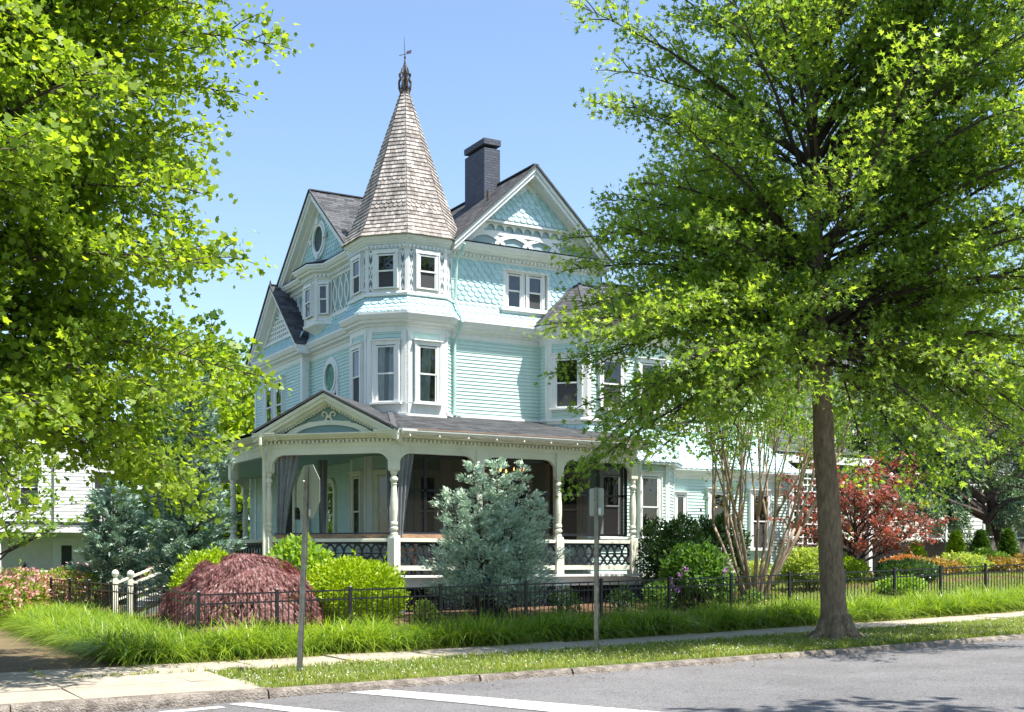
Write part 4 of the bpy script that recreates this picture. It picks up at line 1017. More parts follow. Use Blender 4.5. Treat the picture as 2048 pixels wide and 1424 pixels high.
# ------------------------------------------------------------------ setting: ground, road, kerb, sidewalk
def grid_mesh(name, xs, ys, zf, m, kind='structure', label=None):
    mb = MB(); nx, ny = len(xs), len(ys)
    mb.idx([(x, y, zf(x, y)) for y in ys for x in xs], [(j*nx+i, j*nx+i+1, (j+1)*nx+i+1, (j+1)*nx+i) for j in range(ny-1) for i in range(nx-1)])
    o = mb.build(name, m, None, smooth=True); o['kind'] = kind
    if label: o['label'] = label
    return o
def fr_(a, b, s): 
    n = max(1, int(round((b-a)/s))); return [a+(b-a)*i/n for i in range(n+1)]
M_GRASS = mat('lawn_ground', (.075, .13, .022), .95, .3, 3., .6, 60, col2=(.13, .12, .045), spec=.1)
M_MULCH = mat('mulch_soil', (.19, .115, .07), .95, .3, 6., .8, 70, col2=(.10, .06, .04), spec=.1)
M_FARG = mat('far_ground', (.06, .10, .025), .95, .3, .5, spec=.1)
M_CONC = mat('sidewalk_concrete', (.37, .325, .262), .9, .10, 3., .35, 160, dirt=.4, dscale=1.8, dcol=(.24, .20, .155), spec=.2)
M_CONC2 = mat('shaded_dirty_walk', (.19, .135, .085), .95, .25, 3., .5, 60, col2=(.14, .11, .06), dirt=.5, dscale=2.5, dcol=(.12, .14, .04), spec=.1)  # brown from dirt and packed leaves
M_KERB = mat('old_kerb_concrete', (.27, .235, .20), .95, .30, 7., 1., 40, dirt=.8, dscale=4.5, dcol=(.085, .065, .05), spec=.15, bdist=.05)
def asphalt():
    m = mat('asphalt', (.235, .228, .232), .9, .10, .9, 1., 260, dirt=.55, dscale=.5, dcol=(.155, .15, .155), spec=.25); nt = m.node_tree; N = nt.nodes; L = nt.links
    p = [n for n in N if n.type == 'BSDF_PRINCIPLED'][0]; src = p.inputs['Base Color'].links[0].from_socket
    tc = N.new('ShaderNodeTexCoord'); v = N.new('ShaderNodeTexVoronoi'); v.inputs['Scale'].default_value = 75; L.new(tc.outputs['Object'], v.inputs['Vector'])
    sp = N.new('ShaderNodeSeparateColor'); L.new(v.outputs['Color'], sp.inputs[0]); mr = N.new('ShaderNodeMapRange'); mr.inputs['To Min'].default_value = .62; mr.inputs['To Max'].default_value = 1.42
    L.new(sp.outputs[0], mr.inputs[0]); cb_ = N.new('ShaderNodeCombineColor'); [L.new(mr.outputs[0], cb_.inputs[i]) for i in range(3)]
    mx = N.new('ShaderNodeMix'); mx.data_type = 'RGBA'; mx.blend_type = 'MULTIPLY'; mx.inputs['Factor'].default_value = 1; L.new(src, mx.inputs['A']); L.new(cb_.outputs[0], mx.inputs['B'])
    # tar cracks wandering along the road
    n2 = N.new('ShaderNodeTexNoise'); n2.inputs['Scale'].default_value = .5; n2.inputs['Detail'].default_value = 8; n2.inputs['Roughness'].default_value = .62; L.new(tc.outputs['Object'], n2.inputs['Vector'])
    sb = N.new('ShaderNodeMath'); sb.operation = 'SUBTRACT'; sb.inputs[1].default_value = .5; L.new(n2.outputs['Fac'], sb.inputs[0]); ab = N.new('ShaderNodeMath'); ab.operation = 'ABSOLUTE'; L.new(sb.outputs[0], ab.inputs[0])
    r = N.new('ShaderNodeMapRange'); r.inputs['From Max'].default_value = .0028; r.inputs['To Min'].default_value = .45; L.new(ab.outputs[0], r.inputs[0])
    c2 = N.new('ShaderNodeCombineColor'); [L.new(r.outputs[0], c2.inputs[i]) for i in range(3)]
    m2 = N.new('ShaderNodeMix'); m2.data_type = 'RGBA'; m2.blend_type = 'MULTIPLY'; m2.inputs['Factor'].default_value = 1; L.new(mx.outputs['Result'], m2.inputs['A']); L.new(c2.outputs[0], m2.inputs['B'])
    L.new(m2.outputs['Result'], p.inputs['Base Color']); return m
M_ASPH = asphalt()
KY = 14.72      # kerb line
road_z = lambda x, y: base_z(x)-.078-.075*(1-sm(x, 2.5, 6.5))+.03*(1-((y-9.7)/5)**2 if 4.5 < y < 14.9 else 0)
grid_mesh('ground', [-900, -300, -100, -40, -15]+fr_(-10, 75, 2.5)+[120, 300, 900], [-900, -200, -40, -8, 15.0]+fr_(19, 60, 2)+[100, 200, 500, 1200], lambda x, y: (gz(x, y)-.02 if y > 16 else base_z(x)-.35), M_FARG)
grid_mesh('road', fr_(-40, 90, 2), [-6, 4.5]+fr_(5.2, KY+.02, 1), road_z, M_ASPH)
grid_mesh('grass_verge', fr_(4.7, 90, 1.2), [KY+.1, 15.3, 16.2, 17.55], lambda x, y: base_z(x)-.004, M_GRASS)
grid_mesh('planting_bed', fr_(3.9, 60, 1.2), [18.98, 19.5, 20.2, 21, 22, 23.5, 25, 27, 29, 32, 35, 38.5], lambda x, y: gz(x, y)+.004, M_MULCH)
grid_mesh('lawn', fr_(18.6, 60, 1.2), [22.2, 23, 24, 26, 28.1], lambda x, y: gz(x, y)+.012, M_GRASS)
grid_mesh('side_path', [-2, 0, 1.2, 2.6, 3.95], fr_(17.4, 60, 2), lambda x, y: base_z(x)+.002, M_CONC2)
def kerb(b):
    x = -14.
    rd = random.Random(5)
    while x < 80:
        L = rd.choice([1.5, 2.4, 3.0, 3.0]) if x < 40 else 6; x2 = x+L; n = 8
        dz = rd.uniform(-.012, .012); ring_ = []
        for i in range(n+1):
            xx = x+.012+(L-.024)*i/n; z = base_z(xx)+dz; o = rd.uniform(-.02, .02); q = rd.uniform(-.045, .006)*(1 if rd.random() < .5 else .2)
            ring_.append([(xx, KY-.03+o*1.3, z-.24), (xx, KY-.02+o, z-.09), (xx, KY+o, z-.028+q*.5), (xx, KY+.03+o*.5, z+.004+q*.4), (xx, KY+.115, z+.010), (xx, KY+.14, z-.2)])
        for i in range(n):
            for j in range(5): b.face([ring_[i][j], ring_[i+1][j], ring_[i+1][j+1], ring_[i][j+1]], rd.random() if j == 0 else .5)
        b.face(ring_[0]); b.face(list(reversed(ring_[-1]))); x = x2
o = part('kerb', kerb, M_KERB, None); o['kind'] = 'structure'
def walk(b):
    rd = random.Random(8); x = 1.2
    while x < 80:
        L = 1.52; t = [rd.uniform(-.012, .014) for _ in range(4)]; g = .012
        q = [(x+g, 17.52), (x+L-g, 17.52), (x+L-g, 19.02), (x+g, 19.02)]
        b.hexa([(a, c, base_z(a)-.1) for a, c in q], [(a, c, base_z(a)+.016+t[i]) for i, (a, c) in enumerate(q)], rd.random()); x += L
    # corner slabs down to the kerb at the crossing
    for (x0, x1, y0, y1) in ((1.2, 2.7, 14.9, 16.2), (2.72, 4.3, 14.9, 16.2), (1.2, 2.7, 16.22, 17.5), (2.72, 4.3, 16.22, 17.5), (4.32, 5.0, 14.9, 16.2), (4.32, 4.9, 16.22, 17.5)):
        t = [rd.uniform(-.008, .012) for _ in range(4)]; q = [(x0, y0), (x1, y0), (x1, y1), (x0, y1)]
        b.hexa([(a, c, base_z(a)-.1) for a, c in q], [(a, c, base_z(a)+.012+t[i]) for i, (a, c) in enumerate(q)])
o = part('sidewalk', walk, M_CONC, None); o['kind'] = 'structure'
M_MARK = mat('worn_road_paint', (.50, .49, .47), .8, .16, 5., .3, 200, dirt=1., dscale=9., dcol=(.24, .24, .24))
def marks(b):
    def line(p, q, w):
        p, q = Vector((*p, 0)), Vector((*q, 0)); d = (q-p).normalized(); s = Vector((d.y, -d.x, 0))*w/2; n = int((q-p).length/.4)+1
        for i in range(n):
            a, c = p.lerp(q, i/n), p.lerp(q, (i+1)/n); b.face([(v.x, v.y, road_z(v.x, v.y)+.006) for v in (a-s, c-s, c+s, a+s)])
    def quad(P, Q, P2, Q2, n=14):    # strip between edge P->Q and edge P2->Q2
        for i in range(n):
            t, u = i/n, (i+1)/n; L = lambda A, B_, t: (A[0]+(B_[0]-A[0])*t, A[1]+(B_[1]-A[1])*t)
            b.face([(x, y, road_z(x, y)+.006) for x, y in (L(P, Q, t), L(P, Q, u), L(P2, Q2, u), L(P2, Q2, t))])
    quad((6.40, 14.55), (9.3, 6.7), (5.88, 14.55), (8.35, 6.7)); quad((4.56, 14.5), (7.0, 6.7), (4.32, 14.5), (6.45, 6.7)); line((-2, 14.2), (4.2, 14.3), .25)
o = part('road_marking', marks, M_MARK, None); o['kind'] = 'structure'

# ------------------------------------------------------------------ fence
FEN = empty('iron_fence', (5.74, 21.0, -1.55), 'low black metal picket fence along the planting bed and round its corner', 'fence')
def fpost(x, y, h=1.04):
    b = MB(); z = gz(x, y)
    b.box((x-.028, y-.028, z-.2), (x+.028, y+.028, z+h)); b.box((x-.034, y-.034, z+h), (x+.034, y+.034, z+h+.015)); b.hexa([(x-.03, y-.03, z+h+.015), (x+.03, y-.03, z+h+.015), (x+.03, y+.03, z+h+.015), (x-.03, y+.03, z+h+.015)], [(x-.008, y-.008, z+h+.04), (x+.008, y-.008, z+h+.04), (x+.008, y+.008, z+h+.04), (x-.008, y+.008, z+h+.04)])
    return b.build('post', M_BLACK, FEN)
def fpanel(A, B_, pitch=.105):
    b = MB(); za, zb = gz(*A), gz(*B_); d = Vector((B_[0]-A[0], B_[1]-A[1], 0)); L = d.length
    P = lambda t, h: (A[0]+(B_[0]-A[0])*t, A[1]+(B_[1]-A[1])*t, za+(zb-za)*t+h)
    for h in (1.0, .84, .14): b.bar(P(.015, h), P(.985, h), .026, .028)
    n = max(2, int(L/pitch))
    for i in range(1, n):
        t = i/n; tall = i % 2 == 0
        b.bar(P(t, .05), P(t, .99 if tall else .90), .015, .015)
        if not tall: b.bar(P(t, .90), P(t, .945), .008, .008)
    return b.build('fence_panel', M_BLACK, FEN)
FX = [5.74, 7.15, 8.55, 10.4, 12.3, 14.1, 15.85, 17.55, 19.25, 20.95, 22.6, 24.2, 25.85, 27.6, 29.4, 31.2, 33.0]
fpts = [(x, 21.0) for x in FX]; lft = [(5.74, y) for y in (23.4, 25.8, 28.2, 30.7, 33.3, 36.2)]
for p in fpts+lft: fpost(*p)
for i in range(len(fpts)-1): fpanel(fpts[i], fpts[i+1])
for a, c in zip([fpts[0]]+lft[:-1], lft): fpanel(a, c, .19)
# garden gate with an arched top
GA = empty('garden_gate', (5.74, 41.0, -1.6), 'black metal gate with an arched top beyond the pink azaleas', 'gate')
def gate(b):
    z = gz(5.7, 41); y0 = 40.2
    for i in range(14):
        t = i/13; h = 1.05+.42*math.sin(math.pi*t); b.bar((5.74, y0+1.6*t, z), (5.74, y0+1.6*t, z+h), .03)
        if i < 13: t2 = (i+1)/13; b.bar((5.74, y0+1.6*t, z+h), (5.74, y0+1.6*t2, z+1.05+.42*math.sin(math.pi*t2)), .045)
    b.bar((5.74, y0, z+.2), (5.74, y0+1.6, z+.2), .04); b.bar((5.74, y0, z+1.0), (5.74, y0+1.6, z+1.0), .04)
part('gate_leaf', gate, M_BLACK, GA)
for y in (40.0, 42.0): part('post', lambda b: (b.box((5.66, y-.08, -1.8), (5.82, y+.08, -.35)), b.box((5.64, y-.10, -.35), (5.84, y+.10, -.28))), M_BLACK, GA)

# ------------------------------------------------------------------ road signs seen from behind
def sign(x, y, h, label, kind):
    z = base_z(x); r_ = empty('road_sign', (x, y, z), label, 'sign'); lean = Vector((.055 if kind == 'oct' else .0, 0.0, 0))
    b = MB(); A = Vector((x, y, z-.1)); B_ = Vector((x, y, z+h))+lean*h*.8
    u = Vector((.264, -.965, 0)) if kind != 'oct' else Vector((.60, -.80, 0))     # across the face
    nrm = Vector((u.y, -u.x, 0)).normalized()
    b.bar(A, B_, .062, .012, up=nrm)
    for s in (-1, 1):
        b.bar(A+u*.024*s-nrm*.012, B_+u*.024*s-nrm*.012, .010, .034, up=nrm); b.bar(A+u*.036*s-nrm*.028, B_+u*.036*s-nrm*.028, .018, .005, up=nrm)
    b.build('post', M_METAL, r_)
    s = MB(); c = Vector((x, y, z))+lean*h*.8
    if kind == 'oct':
        w = .381; nr = Vector((.915, .403, 0)); cc = c+Vector((0, 0, h-.36)); ax = Vector((-.403, .915, 0)).normalized(); ax = Vector((.08, -.997, 0)).normalized(); nr = Vector((ax.y, -ax.x, 0)).normalized()*-1
        pts = [(w*a/.9239*math.cos(R(22.5+45*i)), w/.9239*math.sin(R(22.5+45*i))) for i in range(8) for a in (1,)]
    else:
        ax = u.normalized(); nr = nrm*-1; cc = c+Vector((0, 0, h-.24)); hw, hh, rr = .155, .228, .04; pts = []
        for sx, sy, a0 in ((1, 1, 0), (-1, 1, 90), (-1, -1, 180), (1, -1, 270)):
            for j in range(4): a = R(a0+30*j); pts.append((sx*(hw-rr)+rr*math.cos(a), sy*(hh-rr)+rr*math.sin(a)))
    cc = cc+nr*.02; F = [cc+ax*p+Vector((0, 0, q)) for p, q in pts]; K = [v+nr*.004 for v in F]; k = len(F)
    s.idx(F+K, [tuple(range(k)), tuple(reversed(range(k, 2*k)))]+[(i, (i+1) % k, (i+1) % k+k, i+k) for i in range(k)])
    s.build('sign_plate', M_SIGN, r_)
    t = MB(); o_ = -nr*.003; q = cc+ax*(.055 if kind == 'oct' else .07)+Vector((0, 0, -.30 if kind == 'oct' else -.15))+o_
    t.face([q-ax*.028-Vector((0, 0, .05)), q+ax*.028-Vector((0, 0, .05)), q+ax*.028+Vector((0, 0, .05)), q-ax*.028+Vector((0, 0, .05))]); t.build('sticker', M_TAPE, r_)
    bo = MB()
    for dz in (.12, -.12): bo.tube([B_+Vector((0, 0, -.36+dz))-nrm*.03 if False else B_-lean*.3+Vector((0, 0, -.33+dz))-nr*.045, B_-lean*.3+Vector((0, 0, -.33+dz))+nr*.02], .009, 6)
    bo.build('bolt', M_METAL, r_)
sign(5.94, 16.53, 2.94, 'back of an octagonal road sign on a leaning steel post in the grass verge', 'oct')
sign(11.10, 16.69, 2.72, 'back of a small upright rectangular road sign with rounded corners on a steel post', 'rect')

# ------------------------------------------------------------------ neighbouring houses
def simple_window(fr, c, z0, z1, w, root, n=.03, dark=True):
    b = MB()
    for a0, a1, q0, q1 in ((c-w/2-.12, c-w/2, z0-.1, z1+.14), (c+w/2, c+w/2+.12, z0-.1, z1+.14), (c-w/2, c+w/2, z1, z1+.14), (c-w/2, c+w/2, z0-.1, z0), (c-w/2, c+w/2, (z0+z1)/2-.03, (z0+z1)/2+.03)):
        b.fbox(fr, a0, a1, 0, n+.05, q0, q1)
    o = b.build('window', M_WHITE, root); g = MB(); g.face([fr.P(c-w/2, n, z0), fr.P(c+w/2, n, z0), fr.P(c+w/2, n, z1), fr.P(c-w/2, n, z1)]); g.build('pane', M_ROOMG, o)
M_ROOMG = mat('neighbour_glass', (.05, .055, .055), .08)
NB = empty('white_house', (8, 84, -1.8), 'white clapboard house with a front porch and glazed door far left behind the azaleas', 'house')
NF = Fr((0, 86.), (1, 0), (0, -1))
part('wall', lambda b: (claps(b, [(-6, 98), (-6, 86), (16.6, 86), (16.6, 98)], -1.2, 8.5, .22), claps(b, [(9.5, 83.5), (9.5, 80.6), (16.6, 80.6), (16.6, 86)], 2.4, 7.5, .22)), M_NWHITE, NB)
part('roof', lambda b: (rt(b, (-6.5, 85.4, 8.5), (17, 85.4, 8.5), (17, 92, 12), (-6.5, 92, 12), 3, .3), b.face([(-6.3, 80, 2.05), (17.2, 80, 2.05), (17.2, 83.5, 2.9), (-6.3, 83.5, 2.9)])), M_ROOF, NB)
part('porch_roof_edge', lambda b: (b.box((-6.3, 80, 1.72), (17.2, 80.2, 2.03)), b.box((-6.3, 80.2, 1.78), (17.2, 84, 1.84))), M_NWHITE, NB)
part('porch_wall', lambda b: claps(b, [(-6, 83.5), (17, 83.5), (17, 86)], -1.3, 1.8, .2), M_NCREAM, NB)
for x in (6.1, 9.7, 16.9): part('porch_post', lambda b: (b.lathe((x, 80.4, -1.9), [(.2, 0), (.2, .7), (.2, 1.0), (.17, 1.05), (.15, 3.4), (.2, 3.5), (.22, 3.62)], 14)), M_NWHITE, NB)
def nrail(b):
    b.box((6.1, 80.35, -.72), (16.9, 80.45, -.64)); b.box((6.1, 80.35, -1.62), (16.9, 80.45, -1.54))
    for i in range(70): b.box((6.2+i*.153, 80.37, -1.55), (6.26+i*.153, 80.42, -.72))
    b.box((-6, 79.6, -2.2), (17.2, 83.5, -1.7))
part('porch_railing', nrail, M_NWHITE, NB)
ND = part('door', lambda b: (b.box((13.35, 83.35, -1.6), (14.75, 83.47, 1.4))), M_NWHITE, NB); part('door_glass', lambda b: b.face([(13.85, 83.34, -.9), (14.5, 83.34, -.9), (14.5, 83.34, .95), (13.85, 83.34, .95)]), M_ROOMG, ND)
simple_window(Fr((0, 80.6), (1, 0), (0, -1)), 15.9, 3.4, 5.6, 1.0, NB); simple_window(Fr((0, 80.6), (1, 0), (0, -1)), 11.5, 3.4, 5.6, 1.0, NB)
part('downpipe', lambda b: b.tube([(12.9, 80.5, 7), (12.9, 80.5, 2.2)], .06, 6), M_METAL, NB)
NR = empty('cream_house', (48, 40, -1.2), 'pale cream clapboard house partly hidden behind the weeping cedar at the right edge', 'house')
NRF = Fr((0, 40), (1, 0), (0, -1))
part('wall', lambda b: claps(b, [(37, 50), (37, 40), (50.5, 40), (50.5, 41.2), (62, 41.2)], -1.2, 7.6, .19), M_NCREAM, NR)
part('roof', lambda b: rt(b, (36.5, 39.3, 7.6), (63, 39.3, 7.6), (60, 46, 11), (40, 46, 11), 5, .3), M_ROOF, NR)
part('cornice', lambda b: sweep(b, [(37, 50), (37, 40), (50.5, 40), (50.5, 41.2), (62, 41.2)], [(0, 7.2), (.1, 7.2), (.3, 7.5), (.45, 7.6), (0, 7.62)]), M_NWHITE, NR)
for c, z0, z1, w in ((45.6, .25, 1.75, .85), (46.75, .25, 1.75, .5), (49.7, .35, 1.9, 1.15), (42.4, .8, 1.55, .9), (41.5, 3.9, 5.2, .9), (45.6, 3.9, 5.4, .9), (49, 3.9, 5.4, .9)): simple_window(NRF, c, z0, z1, w, NR)
simple_window(Fr((0, 41.2), (1, 0), (0, -1)), 53.5, .35, 1.9, 1., NR)
part('porch_post', lambda b: b.lathe((51.4, 40.6, -1.2), [(.16, 0), (.16, .3), (.12, .4), (.13, 2.2), (.10, 3.2), (.16, 3.4)], 14), M_NWHITE, NR)
part('porch_roof', lambda b: b.hexa([(50.4, 39.6, 2.3), (62, 39.6, 2.3), (62, 41.2, 2.3), (50.4, 41.2, 2.3)], [(50.4, 39.6, 2.5), (62, 39.6, 2.5), (62, 41.2, 2.9), (50.4, 41.2, 2.9)]), M_NWHITE, NR)
# board fence behind the garden on the right
BF = empty('board_fence', (34, 34.5, -1.), 'grey weathered board fence behind the clipped evergreens on the right', 'fence')
def bfence(b):
    rd = random.Random(4)
    for i in range(190):
        x = 25.5+i*.152; z = gz(x, 34)-.1; h = 1.22+rd.uniform(-.02, .02)
        b.hexa([(x, 34.5, z), (x+.14, 34.5, z), (x+.14, 34.52, z), (x, 34.52, z)], [(x, 34.5, z+h), (x+.14, 34.5, z+h), (x+.14, 34.52, z+h), (x, 34.52, z+h)], rd.random()); b.prism(Fr((0, 34.5), (1, 0), (0, -1)), [(x, z+h), (x+.14, z+h), (x+.105, z+h+.06), (x+.035, z+h+.06)], -.02, 0)
part('boards', bfence, M_FENCEW, BF); part('rails', lambda b: [b.box((25.5, 34.44, -.5+k*.45+.1), (54.4, 34.497, -.43+k*.45+.1)) for k in (0, 1)], M_FENCEW, BF)
TR = empty('trellis', (28.0, 29.5, -.7), 'white square lattice trellis beside the rear wing and the red maple', 'trellis')
def trel(b):
    for i in range(9): b.box((27.2+i*.20, 29.5, -.9), (27.24+i*.20, 29.52, 2.8))
    for j in range(17): b.box((27.15, 29.48, -.75+j*.21), (28.9, 29.5, -.71+j*.21))
part('lattice', trel, M_WHITE, TR); part('frame', lambda b: (b.box((27.05, 29.44, -1.), (27.17, 29.56, 2.95)), b.box((28.88, 29.44, -1.), (29.0, 29.56, 2.95)), b.box((27.0, 29.43, 2.8), (29.05, 29.57, 2.92))), M_WHITE, TR)
# ------------------------------------------------------------------ vegetation
L_OAK = leaf_mat('oak_leaf', (.105, .200, .032), (.290, .400, .085), trans=.62, gloss=.42, vscale=.9)
L_MAPLE = leaf_mat('maple_leaf', (.110, .205, .018), (.295, .400, .048), trans=.58, gloss=.48, vscale=.8)
L_MYRT = leaf_mat('myrtle_leaf', (.075, .17, .022), (.22, .34, .05), trans=.5, gloss=.35)
L_BLUE = leaf_mat('blue_juniper_spray', (.30, .45, .38), (.64, .74, .57), trans=.12, gloss=.7, vscale=1.6, tcol=(1, 1.1, .8))
L_BLUE2 = leaf_mat('blue_cedar_spray', (.11, .22, .18), (.36, .47, .35), trans=.12, gloss=.7, vscale=1.2, tcol=(1, 1.1, .8))
L_LACE = leaf_mat('laceleaf_maple', (.105, .040, .045), (.36, .175, .160), trans=.3, gloss=.5, vscale=2.2, tcol=(1.5, .8, .7))
L_RED = leaf_mat('red_maple_leaf', (.095, .090, .035), (.40, .125, .110), trans=.42, gloss=.35, vscale=.45, tcol=(1.6, .75, .55))
L_YEW = leaf_mat('golden_yew', (.13, .26, .006), (.40, .52, .012), trans=.3, gloss=.5, vscale=3.)
L_LIGHT = leaf_mat('light_green_leaf', (.13, .27, .03), (.31, .46, .07), trans=.4, gloss=.4, vscale=2.)
L_DARKG = leaf_mat('dark_glossy_leaf', (.018, .055, .014), (.065, .135, .030), trans=.25, gloss=.28, vscale=2.)
L_RHODO = leaf_mat('rhododendron_leaf', (.05, .14, .02), (.15, .28, .05), trans=.3, gloss=.35, vscale=2.)
L_VARI = leaf_mat('variegated_leaf', (.15, .27, .035), (.46, .53, .14), trans=.35, gloss=.4, vscale=5.)
L_GRASS = leaf_mat('liriope_blade', (.045, .135, .010), (.33, .45, .045), trans=.4, gloss=.36, vscale=1.1)
L_LAWN = leaf_mat('lawn_blade', (.075, .155, .014), (.330, .360, .080), trans=.35, gloss=.5, vscale=.7)
L_CEDW = leaf_mat('weeping_cedar_spray', (.045, .11, .07), (.24, .36, .20), trans=.15, gloss=.6, vscale=1.)
L_ARB = leaf_mat('arborvitae_spray', (.035, .10, .015), (.10, .20, .025), trans=.2, gloss=.5, vscale=2.)
L_ARBY = leaf_mat('golden_arborvitae_spray', (.14, .27, .012), (.34, .48, .03), trans=.25, gloss=.5, vscale=2.)
L_BACK = leaf_mat('background_leaf', (.045, .12, .015), (.15, .25, .03), trans=.45, gloss=.45, vscale=.35)
L_BACKY = leaf_mat('background_yellow_leaf', (.13, .24, .02), (.34, .44, .04), trans=.5, gloss=.45, vscale=.4)
L_NAND = leaf_mat('bronze_leaf', (.10, .13, .03), (.42, .26, .08), trans=.4, gloss=.4, vscale=3.)
L_AZ = leaf_mat('azalea_leaf', (.10, .20, .02), (.27, .36, .04), trans=.35, gloss=.45, vscale=3.)
M_PINK = leaf_mat('pink_blossom', (.74, .30, .30), (.86, .58, .50), trans=.3, gloss=.6, vscale=4, tcol=(1.1, .8, .8))
M_PURP = leaf_mat('purple_blossom', (.42, .13, .50), (.66, .34, .70), trans=.3, gloss=.6, vscale=4, tcol=(1, .8, 1.1))
M_WFLO = leaf_mat('white_blossom', (.70, .70, .62), (.85, .85, .8), trans=.3, gloss=.6, vscale=4, tcol=(1, 1, 1))

# --- pin oak in the verge
def oak_r(f, az):
    r = 4.75*(1-max(0, f-.55)**2*1.6)*(1-.07*math.sin(3*az+1.3)) * (.87+.13*math.sin(f*13+az*2)) if f > .04 else 4.3
    side = math.cos(az-2.62)      # towards picture left
    return r*(1.06+.03*max(0, side)-.13*min(0, side)-.66*max(0, side)*sm(f, .50, .80))
tree('pin_oak', 'large pin oak with a straight trunk growing in the grass verge by the kerb', 'tree', (16.1, 16.35, base_z(16)),
     [(0, 0, 0), (-.12, .05, 2.2), (-.30, .1, 5.2), (-.42, .1, 8), (-.55, .1, 11), (-.5, 0, 14.2)], (1.35, 14.6), oak_r, 196,
     lambda f: -.25+1.15*f**.8, 24, 1.15, 58, .098, LEAF_OAK, L_OAK, M_BARK, .245, droop=.14, flare=1.55, tstart=.345, up=.75, lj=.13, limb_pos=lambda i, f, az: (2.62+random.uniform(-1., 1.) if (i % 3 == 0 and f < .5) else -.52+random.uniform(-.9, .9) if (i % 3 == 1 and f < .75) else az))
OAK = [o for o in COL.objects if o.name.startswith('pin_oak')][0]
rb = MB()
for i in range(7):
    a = i*.9+.3; c, s_ = math.cos(a), math.sin(a); z = base_z(16)
    rb.tube([(16.1+c*.16, 16.35+s_*.16, z+.42), (16.1+c*.30, 16.35+s_*.30, z+.10), (16.1+c*.52, 16.35+s_*.52, z+.0), (16.1+c*.8, 16.35+s_*.8, z-.06)], [.11, .10, .07, .03], 8)
rb.build('surface_roots', M_BARK, OAK, smooth=True)['label'] = 'roots flaring at the foot of the trunk'
# --- big leaved maple on the left, trunk just outside the picture
tree('street_maple', 'broad bright green maple overhanging the picture from the left', 'tree', (1.05, 18.0, base_z(1.0)),
     [(0, 0, 0), (.1, .1, 2.4), (.25, .1, 5), (.45, .1, 8), (.5, .1, 13)], (.85, 14.2), lambda f, az: 4.5*(1-max(0, f-.45)**2*1.3)*(.85+.15*math.sin(f*15+az*2)), 172,
     lambda f: -.24+1.1*f, 26, 1.2, 84, .088, LEAF_MAPLE, L_MAPLE, M_BARK2, .26, droop=.13, tstart=.28, up=.75, lj=.15)
# --- trees across the street, behind the photographer; they shade the near road and are mirrored in the windows
for i, (x, y, s) in enumerate(((14.6, 4.9, 1.), (24.5, 4.2, 1.5), (3.5, -12, 1.2), (-9, -6, 1.1), (-9, 17, 1.35))):
    if i == 0:
        FT, _ = tree('shade_tree', 'leafy street tree across the road', 'tree', (x, y, base_z(x)), [(0, 0, 0), (.1, .1, 4), (0, .2, 8), (0, 0, 11)], (7.2, 11.4),
             lambda f, az: 3.2*(1-max(0, f-.35)**2*1.4), 34, lambda f: .1+.9*f, 11, 1.2, 24, .19, LEAF_MAPLE, L_BACK, M_BARK2, .2, tstart=.4, group='street trees across the road')
        FT.location = (11.3, 3.3, base_z(x))
    else:
        c = FT.copy(); COL.objects.link(c); c.location = (x, y, base_z(x)); c.rotation_euler = (0, 0, i*1.3); c.scale = (s, s, s)
        if i == 1: c.location = (25.0, -5, -1.5)
        for ch in list(FT.children):
            inv = ch.matrix_parent_inverse.copy(); d = ch.copy(); COL.objects.link(d); d.parent = c; d.matrix_parent_inverse = inv
# --- crape myrtle: many bare stems and a light green top
def myrtle():
    x0, y0 = 20.3, 23.4; z0 = gz(x0, y0); r_ = empty('crape_myrtle', (x0, y0, z0), 'multi stemmed crape myrtle with smooth tan stems in front of the rear wing', 'tree')
    b = MB(); P = []; D = []; rd = random.Random(12); B_ = Vector((x0, y0, z0))
    def stem(p, d, L, r, lv):
        pts = [p]; q = p.copy(); n = 6
        for i in range(n):
            d = (d+Vector((rd.gauss(0, .04), rd.gauss(0, .04), .035))).normalized(); q = q+d*(L/n); pts.append(q.copy())
        b.tube(pts, [r*(1-.45*i/n) for i in range(n+1)], 7)
        if lv > 0:
            for k in range(2 if lv > 1 else 3):
                dd = (d+Vector((rd.gauss(0, .17), rd.gauss(0, .17), .15))).normalized(); stem(pts[-1] if k < 2 else pts[-3], dd, L*rd.uniform(.72, .95), r*.55, lv-1)
        else:
            for t in range(4):
                m = 30; o = pts[3+t]; P.append(np.array(o)+rv(m, .24)); D.append(rv(m, 1.)+np.array([0, 0, .2]))
    for i in range(15):
        a = i*2.4; e = .12+.40*math.sqrt((i+.5)/15); d = Vector((math.cos(a)*e, math.sin(a)*e, 1)).normalized()
        stem(B_+Vector((math.cos(a)*.09*e*3, math.sin(a)*.09*e*3, -.1)), d, 2.2+rd.uniform(-.3, .3), .058*rd.uniform(.7, 1.2), 2)
    for i in range(4):    # a few low leafy side shoots
        P.append(np.array((x0+rd.uniform(-1, 1), y0+rd.uniform(-.6, .6), z0+rd.uniform(2.2, 3.2)))+rv(60, .22)); D.append(rv(60, 1.))
    b.build('stem', M_MYRTLE, r_, smooth=True); P = np.concatenate(P); D = np.concatenate(D); m = len(P)
    leaves('crown', P, D, rv(m, .5)+np.array([0, 0, .7]), .085*RNG.uniform(.6, 1.2, m), LEAF_OVAL, L_MYRT, r_)
myrtle()
